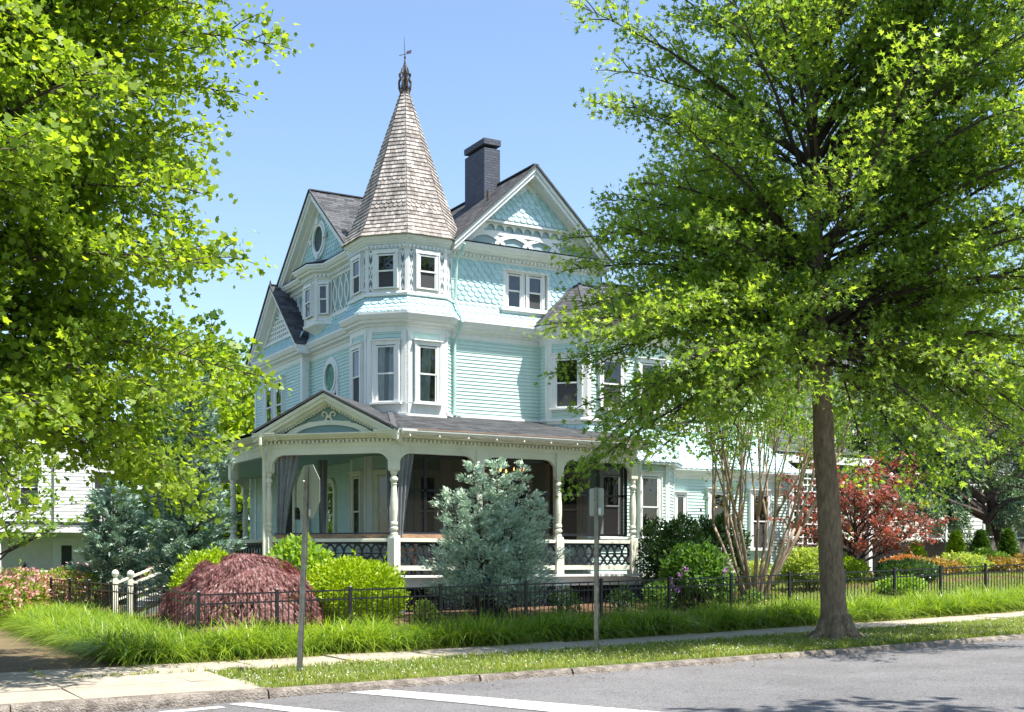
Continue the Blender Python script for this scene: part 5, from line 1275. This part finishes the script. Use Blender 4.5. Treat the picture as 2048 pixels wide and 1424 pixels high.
# --- conifers with soft upswept sprays
def conifer(name, label, base, h, rmax, lead, n, size, m_, trunk=.09, group=None, bot=.06, prof=None, droop=0., part='foliage', fl=.16, tuft=26):
    r_ = empty(name, base, label, 'conifer', group); B_ = Vector(base); P = []; D = []; b = MB(); rd = random.Random(int(h*100)+n)
    for li, (dx, dy, hh, rr) in enumerate(lead):
        ax0 = B_+Vector((dx*.2, dy*.2, 0)); ax1 = B_+Vector((dx, dy, hh*h)); b.tube([ax0-Vector((0, 0, .1)), ax0.lerp(ax1, .5), ax1], [trunk, trunk*.6, .01], 7)
        nb = int(n*rr*hh)
        for i in range(nb):
            f = bot+(1-bot)*((i+rd.random())/nb); az = i*2.39996+rd.uniform(-.4, .4); p = ax0.lerp(ax1, f)
            R_ = rmax*rr*prof(f)*rd.uniform(.50, 1.22)+.04
            tip = p+Vector((math.cos(az)*R_, math.sin(az)*R_, R_*(.30-droop)+.05)); md = p.lerp(tip, .55)-Vector((0, 0, .06*R_-droop*.2))
            b.tube([p, md, tip], [.012, .009, .003], 4, cap=False)
            k = max(8, int(tuft*(.35+R_)*1.9))
            t = .30+.74*RNG.random(k)**.7; pp = np.outer((1-t)**2, p)+np.outer(2*t*(1-t), md)+np.outer(t**2, tip)
            P.append(pp+rv(k, .05+.085*R_)*np.array([1, 1, .7])*(1.15-t[:, None]*.6)); D.append(np.tile(np.array((tip-p).normalized()), (k, 1))*.9+rv(k, .38)+np.array([0, 0, .22-droop*1.5]))
    b.build('trunk', M_TWIG, r_); P = np.concatenate(P); D = np.concatenate(D); m = len(P)
    leaves(part, P, D, rv(m, .6)+np.array([0, 0, 1.1]), size*RNG.uniform(.6, 1.25, m), LEAF_SPRAY, m_, r_)
    return r_
gzp = lambda x, y: (x, y, gz(x, y))
conifer('blue_juniper', 'dense silvery blue juniper bush with several pointed tips in front of the porch', gzp(12.88, 23.5), 3.35, 1.85,
        [(-.42, .1, 1.0, .55), (.25, .15, 1.02, .68), (.85, .1, 1.0, .56), (-1.05, -.1, .80, .70), (.1, -.5, .70, .80), (-.6, -.5, .68, .76), (.95, -.3, .76, .70), (-.1, .2, .90, .5)], 66, .105, L_BLUE, prof=lambda f: (1-f)**.75*min(1, .62+f*1.6)+.02, tuft=74)
conifer('blue_cedar', 'tall blue grey cedar screening the left end of the porch', gzp(7.55, 28.3), 6.0, 1.22, [(0, 0, 1, .85), (.35, .3, .88, .8), (-.5, .2, .72, .8), (.1, -.4, .6, .7)], 90, .15, L_BLUE2, prof=lambda f: (1-f)**.55*min(1, .75+f), tuft=60)
conifer('blue_cedar', 'smaller blue grey cedar left of the porch stair newel', gzp(7.7, 37.5), 3.6, 1.12, [(0, 0, 1, 1), (-.3, .2, .85, .7), (.6, .2, .9, .7)], 60, .20, L_BLUE2, prof=lambda f: (1-f)**.5*min(1, .8+f), tuft=44)
# --- shrubs
# weeping laceleaf maple dome
def lace():
    c = gzp(7.1, 22.75); r_ = empty('laceleaf_maple', c, 'low dome of dusty pink weeping laceleaf maple behind the fence', 'shrub')
    n = 26000; rg = np.random.default_rng(3); th = rg.random(n)*2*math.pi; u = rg.random(n)**.62; rr = u
    lob = 1+.10*np.sin(3*th+1)+.06*np.sin(7*th)
    x = rr*1.50*lob*np.cos(th); y = rr*1.35*lob*np.sin(th); h = 1.50*np.sqrt(np.clip(1-(rr*.97)**2.3, 0, 1))
    tier = .10*np.sin(rr*14+2*np.sin(3*th)+th*2); z = h*(1-.0*rg.random(n))+tier-.30*rg.random(n)**2*(.5+h*.4)+.04
    z = np.maximum(z, .05+.3*rg.random(n))
    P = np.stack([x+c[0], y+c[1], z+c[2]], 1); outw = np.stack([np.cos(th)*(.5+rr), np.sin(th)*(.5+rr), -.55-1.2*rr], 1)
    leaves('foliage', P, outw+rv(n, .35), np.stack([np.cos(th)*rr, np.sin(th)*rr, 1-rr*.6], 1)+rv(n, .4), .120*rg.uniform(.45, 1.35, n), LEAF_LACE, L_LACE, r_)
    b = MB()
    for i in range(9):
        a = i*.7; b.tube([c, (c[0]+.3*math.cos(a), c[1]+.3*math.sin(a), c[2]+.9), (c[0]+1.1*math.cos(a), c[1]+.95*math.sin(a), c[2]+1.0), (c[0]+1.4*math.cos(a), c[1]+1.2*math.sin(a), c[2]+.5)], [.05, .035, .02, .008], 5)
    b.build('stem', M_TWIG, r_)
lace()
shrub('golden_yew', 'rounded bright yellow green yew below the gabled porch bay', 'shrub', gzp(9.45, 23.1), (1.12, .9, .72), 14000, .085, LEAF_OVAL, L_YEW, bump=.20, shell=.5, nb=22, up=.5, bottom=-.9)
shrub('golden_yew', 'small rounded yellow green shrub behind the pink laceleaf maple', 'shrub', gzp(7.25, 25.6), (.78, .7, .82), 7500, .085, LEAF_OVAL, L_YEW, bump=.16, nb=16, up=.5)
shrub('hydrangea', 'tall fresh green leafy bush against the porch railing left of the yew', 'shrub', gzp(8.75, 24.3), (.80, .6, .90), 3400, .15, LEAF_OVAL, L_LIGHT, bump=.35, nb=12, shell=.7, up=.35)
shrub('low_green_shrub', 'dark spreading evergreen between the stop post and the porch corner', 'shrub', gzp(8.3, 27.0), (.8, .6, .7), 3000, .10, LEAF_SPRAY, L_ARB)
shrub('yellow_shrub', 'tiny yellow leaved shrub in front of the grey brick pier', 'shrub', gzp(10.75, 22.4), (.24, .2, .34), 520, .075, LEAF_OVAL, L_VARI, bump=.4, stems=4)
shrub('sparse_azalea', 'sparse low shrub right of the blue juniper behind the fence', 'shrub', gzp(14.3, 22.7), (.40, .3, .36), 650, .075, LEAF_OVAL, L_RHODO, bump=.5)
s_ = shrub('white_azalea', 'sparse low shrub with a few white blooms behind the rectangular sign post', 'shrub', gzp(15.8, 22.7), (.40, .3, .36), 600, .075, LEAF_OVAL, L_RHODO, bump=.5)
def blooms(root, c, rad, n, m_, size=.07, cl=9, seed=0, part='blossom', up=.3, cs=.06):
    P, d, _ = blob_pts(n, c, rad, .12, .25, seed, -.5, 9); rg = np.random.default_rng(seed+1)
    Q = np.repeat(P, cl, 0)+rg.normal(0, cs, (len(P)*cl, 3)); m = len(Q); Dd = np.repeat(d, cl, 0)+rv(m, .6)
    leaves(part, Q, Dd, rv(m, .6)+np.repeat(d, cl, 0)*.3, size*RNG.uniform(.7, 1.2, m), LEAF_RHOMB, m_, root)
blooms(s_, (15.8, 22.65, gz(15.8, 22.7)+.36), (.38, .3, .3), 9, M_WFLO, .06, 6)
def ground_cover(name, label, xs, ys, n, size, m_, h=.22, tm=LEAF_OVAL):
    x = RNG.uniform(*xs, n); y = RNG.uniform(*ys, n); z = np.array([gz(a, c) for a, c in zip(x, y)])+RNG.random(n)*h*(.6+.4*np.sin(x*5)*np.cos(y*7))
    o = leaves(name, np.stack([x, y, z], 1), rv(n, 1.)+np.array([0, 0, .5]), rv(n, .5)+np.array([0, 0, 1.]), size*RNG.uniform(.6, 1.2, n), tm, m_, None); tag(o, label, None, None, 'stuff')
ground_cover('ground_cover', 'pale edged low ground cover under the laceleaf maple', (5.95, 8.4), (21.1, 22.0), 2600, .11, L_VARI, .34)
ground_cover('ground_cover', 'leafy ground cover along the house wall', (8, 9.2), (26, 30), 1200, .10, L_RHODO, .25)
# right of the porch
rh = shrub('camellia', 'dark glossy camellia beside the right end of the porch', 'shrub', gzp(18.75, 24.7), (.92, .75, 1.16), 6200, .11, LEAF_OVAL, L_DARKG, bump=.45, nb=11, shell=.9)
rh = shrub('camellia', 'dark glossy shrub under the wing windows next to the myrtle stems', 'shrub', gzp(20.55, 25.2), (.95, .75, 1.15), 6200, .11, LEAF_OVAL, L_DARKG, bump=.38, nb=14)
blooms(rh, (20.1, 24.7, -.55), (.75, .5, .6), 4, M_PURP, .07, 16, 4, cs=.05)
rh = shrub('rhododendron', 'mid green rhododendron with mauve flower heads behind the fence', 'shrub', gzp(18.35, 23.2), (.88, .7, .80), 5200, .13, LEAF_OVAL, L_RHODO, bump=.35, nb=12)
blooms(rh, (18.35, 22.9, gz(18.35, 23.2)+.62), (1.0, .6, .55), 7, M_PURP, .07, 16, 9, cs=.05)
rh = shrub('rhododendron', 'small rhododendron with mauve blooms at the foot of the porch corner downspout', 'shrub', gzp(17.35, 23.3), (.38, .4, .36), 900, .10, LEAF_OVAL, L_RHODO, bump=.3)
blooms(rh, (17.35, 23.1, gz(17.3, 23.3)+.36), (.36, .3, .26), 4, M_PURP, .065, 15, 14, cs=.045)
s_ = shrub('pink_azalea_small', 'little shrub with magenta flowers at the foot of the crape myrtle', 'shrub', gzp(19.6, 22.6), (.26, .25, .25), 380, .07, LEAF_OVAL, L_RHODO); blooms(s_, (19.6, 22.5, gz(19.6, 22.6)+.25), (.25, .2, .2), 3, M_PINK, .05, 8, 3)
shrub('variegated_shrub', 'tall yellow variegated shrub left of the oak trunk beside the trellis', 'shrub', gzp(23.3, 24.6), (.80, .7, .60), 5200, .11, LEAF_OVAL, L_VARI, bump=.4, nb=12)
shrub('variegated_shrub', 'low yellow shrub at the corner of the rear wing foundation', 'shrub', gzp(22.3, 25.6), (.65, .5, .42), 2200, .09, LEAF_OVAL, L_VARI, bump=.3)
shrub('low_green_shrub', 'light green perennials behind the fence right of the oak trunk', 'shrub', gzp(25.3, 23.3), (.8, .5, .22), 1500, .12, LEAF_OVAL, L_LIGHT, bump=.3)
shrub('low_green_shrub', 'dark green low mound under the red maple', 'shrub', gzp(27.6, 25.2), (1.2, .8, .32), 3000, .11, LEAF_OVAL, L_DARKG, bump=.3)
shrub('yellow_shrub', 'yellow green shrub glowing under the red maple branches', 'shrub', gzp(26.0, 26.0), (.7, .6, .38), 2200, .10, LEAF_OVAL, L_ARBY, bump=.3)
# red japanese maple
tree('red_japanese_maple', 'spreading red leaved maple with slender trunks behind the oak', 'tree', gzp(26.7, 26.4), [(0, 0, 0), (.05, 0, .7), (.1, 0, 1.6), (.1, .1, 3.2)], (.60, 3.3),
     lambda f, az: 2.65*(1-max(0, f-.25)**1.6*.75), 32, lambda f: .35+.5*f, 16, .95, 34, .095, LEAF_MAPLE, L_RED, M_TWIG, .07, droop=.10, tstart=.08, up=1.1, lj=.09, flare=1.1)
# weeping cedar: drooping curtains of needles hung from dark limbs
def weeping():
    r_ = empty('weeping_cedar', gzp(42.2, 33), 'weeping blue green cedar with drooping curtains of needles and dark arching limbs', 'conifer'); b = MB(); P = []; D = []; rd = random.Random(31)
    B_ = Vector(gzp(42.2, 33)); b.tube([B_, B_+Vector((-1.0, 0, 2.2)), B_+Vector((-1.6, 0, 4.5)), B_+Vector((-2.2, .2, 8))], [.34, .28, .2, .08], 9)
    for i in range(46):
        z = 2.4+6.6*((i+.5)/46); s = B_+Vector((-1.6, 0, z*.75)); az = 2.62+rd.uniform(-.9, .9) if i % 4 else rd.uniform(-1.3, 1.3); L = rd.uniform(4.0, 10.5)*(1-.03*z)
        pts = [s+Vector((math.cos(az)*L*t, math.sin(az)*L*t*.6, .9*math.sin(t*2.6)+(z*.25)*t+.15*math.sin(t*9+i))) for t in [j/8 for j in range(9)]]
        b.tube(pts, [.13*(1-t/9.5) for t in range(9)], 6)
        for j in range(int(L*7)):
            t = .12+.88*rd.random(); k = t*8; a = int(min(k, 7)); p = pts[a].lerp(pts[a+1], k-a); h = rd.uniform(.5, 1.6); n = int(44*h)
            q = RNG.random(n); ox, oy = rd.gauss(0, .16), rd.gauss(0, .16)
            pp = np.array(p)+np.stack([ox*q**.5, oy*q**.5, -h*q], 1)+rv(n, .045); P.append(pp); D.append(rv(n, .45)+np.array([ox, oy, -.55]))
    b.build('trunk', M_TWIG, r_); P = np.concatenate(P); D = np.concatenate(D); m = len(P); leaves('foliage', P, D, rv(m, 1.), .21*RNG.uniform(.6, 1.2, m), LEAF_SPRAY, L_CEDW, r_)
weeping()
for (x, y, h, m_, lb) in ((33.3, 30.0, .95, L_ARBY, 'small golden arborvitae nearest the red maple'), (35.6, 30.2, 1.35, L_ARBY, 'bright yellow green cone shaped arborvitae before the board fence'), (36.9, 30.2, 1.4, L_ARB, 'dark green cone shaped arborvitae before the board fence'), (38.4, 30.2, 1.45, L_ARB, 'tallest dark arborvitae near the right edge before the board fence')):
    conifer('arborvitae', lb, gzp(x, y), h, .40, [(0, 0, 1, 1)], 150, .13, m_, trunk=.03, prof=lambda f: (1-f)**.8*min(1, .75+f), bot=.02, tuft=46, group='small arborvitae along the board fence')
shrub('low_green_shrub', 'bright green bush between the dark arborvitaes', 'shrub', gzp(34.9, 28.3), (.75, .7, .42), 3800, .13, LEAF_OVAL, L_LIGHT, bump=.35)
for i, (x, y) in enumerate(((30.6, 26.8), (32.0, 26.9), (33.6, 26.8), (35.2, 26.6))):
    shrub('nandina', ['bronze tinted nandina mound left of the others behind the fence', 'second yellow bronze nandina mound behind the fence', 'third yellow bronze nandina mound behind the fence', 'rightmost bronze nandina mound at the picture edge'][i], 'shrub', gzp(x, y), (1.15-.15*(i%3), .8, .27+.07*(i%2)), 2300, .11, LEAF_OVAL, L_NAND if i != 1 else L_VARI, bump=.5, nb=8, group='low nandina shrubs behind the fence')
shrub('orange_azalea', 'low shrub with orange tinted leaves right of the maple trunk', 'shrub', gzp(30.2, 27.6), (.9, .7, .32), 2600, .11, LEAF_OVAL, leaf_mat('orange_leaf', (.20, .12, .03), (.60, .25, .12), trans=.4), bump=.35)
# green tree at the right edge
tree('evergreen_tree', 'dark green feathery tree at the right edge of the garden', 'tree', gzp(36.6, 27.2), [(0, 0, 0), (-.3, 0, 2), (-.4, 0, 5), (-.4, 0, 9)], (2.2, 9), lambda f, az: 3.4*(1-max(0, f-.2)**1.5*.8), 44, lambda f: .05+.5*f, 13, 1.2, 40, .16, LEAF_SPRAY, L_ARB, M_TWIG, .17, droop=.1, tstart=.2, up=1.2)
# pink azaleas on the left
for i, (x, y, rx, rz_) in enumerate(((6.9, 38.2, 1.5, .62), (4.9, 38.5, 1.6, .68), (4.35, 35.3, 1.2, .62), (8.6, 41.8, 1.5, .58), (3.45, 32.0, .85, .58))):
    s_ = shrub('pink_azalea', ['pink azalea in full bloom behind the corner of the iron fence', 'large pink azalea beyond the fence end at the far left', 'pink azalea spilling over the path in front of the fence', 'pink azalea beside the arched garden gate', 'small pink azalea nearest the camera at the left edge'][i], 'shrub', gzp(x, y), (rx, rx*.85, rz_), 5200, .12, LEAF_OVAL, L_AZ, bump=.3, nb=14, group='pink azaleas at the left')
    c = gzp(x, y); blooms(s_, (c[0], c[1], c[2]+rz_*.92), (rx*1.02, rx*.88, rz_*1.03), int(210*rx), M_PINK, .105, 7, 20+i, cs=.07)
# light green maple at far left
tree('green_japanese_maple', 'airy light green small maple in front of the white house', 'tree', gzp(3.9, 35.6), [(0, 0, 0), (.1, 0, .8), (.1, 0, 2), (.1, .1, 3.8)], (.7, 4.4), lambda f, az: 2.4*(1-max(0, f-.3)**1.5*.8), 30, lambda f: .4+.4*f, 11, 1.0, 24, .11, LEAF_MAPLE, L_MYRT, M_TWIG, .07, droop=.12, tstart=.08, up=1.2, flare=1.1)
# --- background trees beyond the houses
BK = [(36, 41, .95, 0), (19, 61, 1.0, 1), (-26, 118, 1.2, 1), (20, 72, 1.3, 0), (36, 62, 1.25, 1), (47, 58, 1.3, 0), (60, 60, 1.4, 1), (72, 50, 1.3, 0), (84, 40, 1.2, 1), (28, 52, 1.0, 0), (38, 48, 1.05, 1), (64, 30, 1.1, 0), (-4, 112, 1.5, 0), (12, 118, 1.6, 1), (26, 110, 1.5, 0), (90, 66, 1.6, 0), (1.5, 66, 1.35, 0), (52, 82, 1.6, 1), (0, 46, .62, 1), (-14, 100, 1.4, 0)]
LB = ['dark tree just behind the board fence and the weeping cedar', 'yellow green tree rising behind the left end of the house', 'bright tree beyond the white house garden', 'green tree far behind the house roof', 'tall tree behind the rear wing', 'tall tree behind the weeping cedar', 'tree behind the cream house', 'tree right of the cream house', 'tree at the far right edge', 'green tree close behind the rear wing', 'yellow green tree behind the red maple', 'green tree between the cream house and the kerb', 'far tree left of the white house', 'far tree behind the white house', 'far tree between the two houses on the left', 'far tree beyond the cream house', 'far tall tree behind the cedar', 'small yellow green tree beside the azaleas', 'far tree at the left edge']
lbs = LB[:16]+['tree standing left of the white house across the side street']+LB[16:]  # the inserted tree is out of frame, added for the window reflections
protos = []
for k, lm in enumerate((L_BACK, L_BACKY)):
    p, _ = tree('background_tree', 'x', 'tree', (0, 0, 0), [(0, 0, 0), (.1, .1, 3), (0, .2, 7), (0, 0, 11)], (1.8, 11.6), lambda f, az: 4.4*(1-max(0, f-.35)**2*1.4)*(.85+.15*math.sin(f*9+az*2)), 40, lambda f: .0+.9*f, 11, 1.6, 30, .30, LEAF_MAPLE, lm, M_BARK2, .25, tstart=.1, lj=.25, group='trees in the background')
    protos.append(p)
used = [0, 0]
for i, (x, y, s, k) in enumerate(BK):
    src = protos[k]
    if not used[k]: o = src; used[k] = 1
    else:
        o = src.copy(); COL.objects.link(o)
        for ch in src.children: d = ch.copy(); COL.objects.link(d); d.parent = o
    o.location = (x, y, -1.4); o.scale = (s, s, s); o.rotation_euler = (0, 0, i*1.7); o['label'] = lbs[i]

# --- liriope border: arching blades in clumps
def blades(name, label, pts, per, length, width, arch, m_, spread, lean=1., kind='stuff', seg=4, mound=0.):
    n = len(pts)*per; base = np.repeat(np.array(pts), per, 0); az = RNG.random(n)*2*math.pi
    r0 = RNG.random(n)**.5*spread; base[:, 0] += np.cos(az)*r0; base[:, 1] += np.sin(az)*r0
    az = az+RNG.normal(0, .5, n); L = length*RNG.uniform(.55, 1.15, n)
    if mound: L = L*np.repeat(1-mound+2*mound*np.clip(.5+.35*np.sin(np.array(pts)[:, 0]*3.1+2*np.sin(np.array(pts)[:, 1]*2.3))+.25*RNG.normal(size=len(pts)), 0, 1), per)
    ln = (.25+.75*RNG.random(n))*lean; W = width*RNG.uniform(.7, 1.3, n)
    dx, dy = np.cos(az), np.sin(az); sx, sy = -dy, dx; tw = RNG.normal(0, .35, n)
    V = np.zeros((n, (seg+1)*2, 3))
    for j in range(seg+1):
        t = j/seg; hor = L*(ln*.35*t+arch*ln*t*t*.75); ver = L*(t*(1-.08*ln)-arch*ln*.62*t**2.6)
        wv = W*(1-t**2.2*.92)/2
        for q, sg in ((0, -1), (1, 1)):
            V[:, j*2+q, 0] = base[:, 0]+dx*hor+sx*wv*sg+dx*wv*sg*tw*.4; V[:, j*2+q, 1] = base[:, 1]+dy*hor+sy*wv*sg; V[:, j*2+q, 2] = base[:, 2]+ver+wv*sg*tw*.4
    fc = [[j*2, j*2+1, j*2+3, j*2+2] for j in range(seg)]
    o = np_mesh(name, V.reshape(-1, 3), fc, n, m_, None); return tag(o, label, None, None, kind)
pts = []
x = 3.9
rd = random.Random(2)
def inbed(x, y): return (4.15 < x and 19.25 < y < 20.95) or (4.05 < x < 5.7 and 19.25 < y < 34)
for i in range(190):
    for j in range(80):
        X = 4.1+i*.25+rd.uniform(-.10, .10); Y = 19.2+j*.25+rd.uniform(-.10, .10)
        if inbed(X, Y) and X < 40:
            if 21.9 < X < 22.15 and Y < 20.0: continue
            pts.append((X, Y, gz(X, Y)))
blades('liriope_border', 'thick border of arching grass like blades between sidewalk and fence', pts, 78, .70, .017, 1.15, L_GRASS, .06, lean=1.3, mound=.28)
pl = []
for i in range(26000):
    X = rd.uniform(4.0, 36) if rd.random() < .9 else rd.uniform(36, 60); Y = 14.9+2.62*rd.random()
    if X < 5.2+ (Y-14.9)*.2 and Y < 17.6 and X < 4.9: continue
    d = math.sin(X*1.7)*math.sin(Y*2.3+X)*.5+.5
    if rd.random() > .35+.65*d and X < 12: continue
    pl.append((X, Y, base_z(X)))
blades('verge_grass', 'patchy short grass of the verge', pl, 4, .105, .010, .6, L_LAWN, .035, lean=1.3, seg=2)
pl = [(X, Y, gz(X, Y)+.01) for X, Y in ((rd.uniform(18.6, 42), rd.uniform(22.2, 28)) for _ in range(7000))]
blades('lawn_grass', 'short lawn grass behind the fence', pl, 4, .10, .012, .5, L_LAWN, .04, lean=1., seg=2)
# weeds in the pavement joints and clover specks in the verge
pl = [(X, 17.5+rd.uniform(-.04, .04), base_z(X)+.01) for X in (rd.uniform(3, 34) for _ in range(700))]+[(2.7+1.52*k+rd.uniform(-.02, .02)-.0, rd.uniform(17.55, 19), base_z(4)+.01+.013*max(0, (2.7+1.52*k-5.3))) for k in range(14) for _ in range(6)]+[(X, 19.05+rd.uniform(-.05, .1), base_z(X)+.01) for X in (rd.uniform(4, 34) for _ in range(900))]
blades('sidewalk_weeds', 'weeds along the sidewalk edges and joints', pl, 5, .10, .012, .7, L_LAWN, .03, lean=1.3, seg=2)
n = 2600; X = RNG.uniform(4.5, 30, n); Y = RNG.uniform(14.95, 17.5, n); P = np.stack([X, Y, np.array([base_z(a) for a in X])+.05+.03*RNG.random(n)], 1)
o = leaves('clover_specks', P, rv(n, 1.)+np.array([0, 0, .2]), rv(n, .3)+np.array([0, 0, 1.]), .028*RNG.uniform(.6, 1.2, n), LEAF_RHOMB, M_WFLO, None); tag(o, 'scattered white clover flowers in the verge', None, None, 'stuff')
n = 1500; X = RNG.uniform(1, 34, n); Y = np.where(RNG.random(n) < .5, 14.6-RNG.random(n)**2*1.0, RNG.uniform(17.5, 20.0, n)); Z = np.array([road_z(a, c) if c < 14.7 else base_z(a)+.02 for a, c in zip(X, Y)])+.012
o = leaves('leaf_litter', np.stack([X, Y, Z], 1), rv(n, 1.)*np.array([1, 1, .15]), rv(n, .15)+np.array([0, 0, 1.]), .05*RNG.uniform(.5, 1.3, n), LEAF_OVAL, leaf_mat('dry_leaf', (.12, .07, .03), (.30, .18, .08), trans=.1), None); tag(o, 'dry leaves and debris along the gutter and sidewalk', None, None, 'stuff')
# ------------------------------------------------------------------ camera, light, sky
cam = bpy.data.cameras.new('camera'); co = bpy.data.objects.new('camera', cam); COL.objects.link(co)
co.location = (0, 0, 0); co.rotation_euler = (R(90), 0, -math.atan2(.4955, .8686)); cam.sensor_width = 36; cam.lens = 2441/2048*36; cam.shift_y = 408/2048
cam.clip_start = .1; cam.clip_end = 3000; SC.camera = co
SUNV = Vector((.55*math.cos(R(65)), -.835*math.cos(R(65)), math.sin(R(65)))).normalized()
sl = bpy.data.lights.new('sun', 'SUN'); sl.energy = 5.0; sl.angle = R(.53); sl.color = (1., .955, .88); so = bpy.data.objects.new('sun', sl); COL.objects.link(so)
so.rotation_euler = (-SUNV).to_track_quat('-Z', 'Y').to_euler(); so.location = (20, -20, 40)
w = bpy.data.worlds.new('World'); SC.world = w; w.use_nodes = True; nt = w.node_tree; nt.nodes.clear()
sk = nt.nodes.new('ShaderNodeTexSky'); sk.sky_type = 'NISHITA'; sk.sun_disc = False; sk.sun_elevation = math.asin(SUNV.z)
sk.sun_rotation = math.atan2(SUNV.x, SUNV.y); sk.air_density = 1.0; sk.dust_density = .7; sk.ozone_density = 1.9; sk.altitude = 0
bg = nt.nodes.new('ShaderNodeBackground'); bg.inputs[1].default_value = .12; wo = nt.nodes.new('ShaderNodeOutputWorld')
nt.links.new(sk.outputs[0], bg.inputs[0]); nt.links.new(bg.outputs[0], wo.inputs[0])
SC.view_settings.view_transform = 'Standard'; SC.view_settings.look = 'None'; SC.view_settings.exposure = 1.14; SC.view_settings.gamma = 1
SC.render.engine = 'CYCLES'; SC.cycles.max_bounces = 7; SC.cycles.transparent_max_bounces = 12; SC.cycles.diffuse_bounces = 4
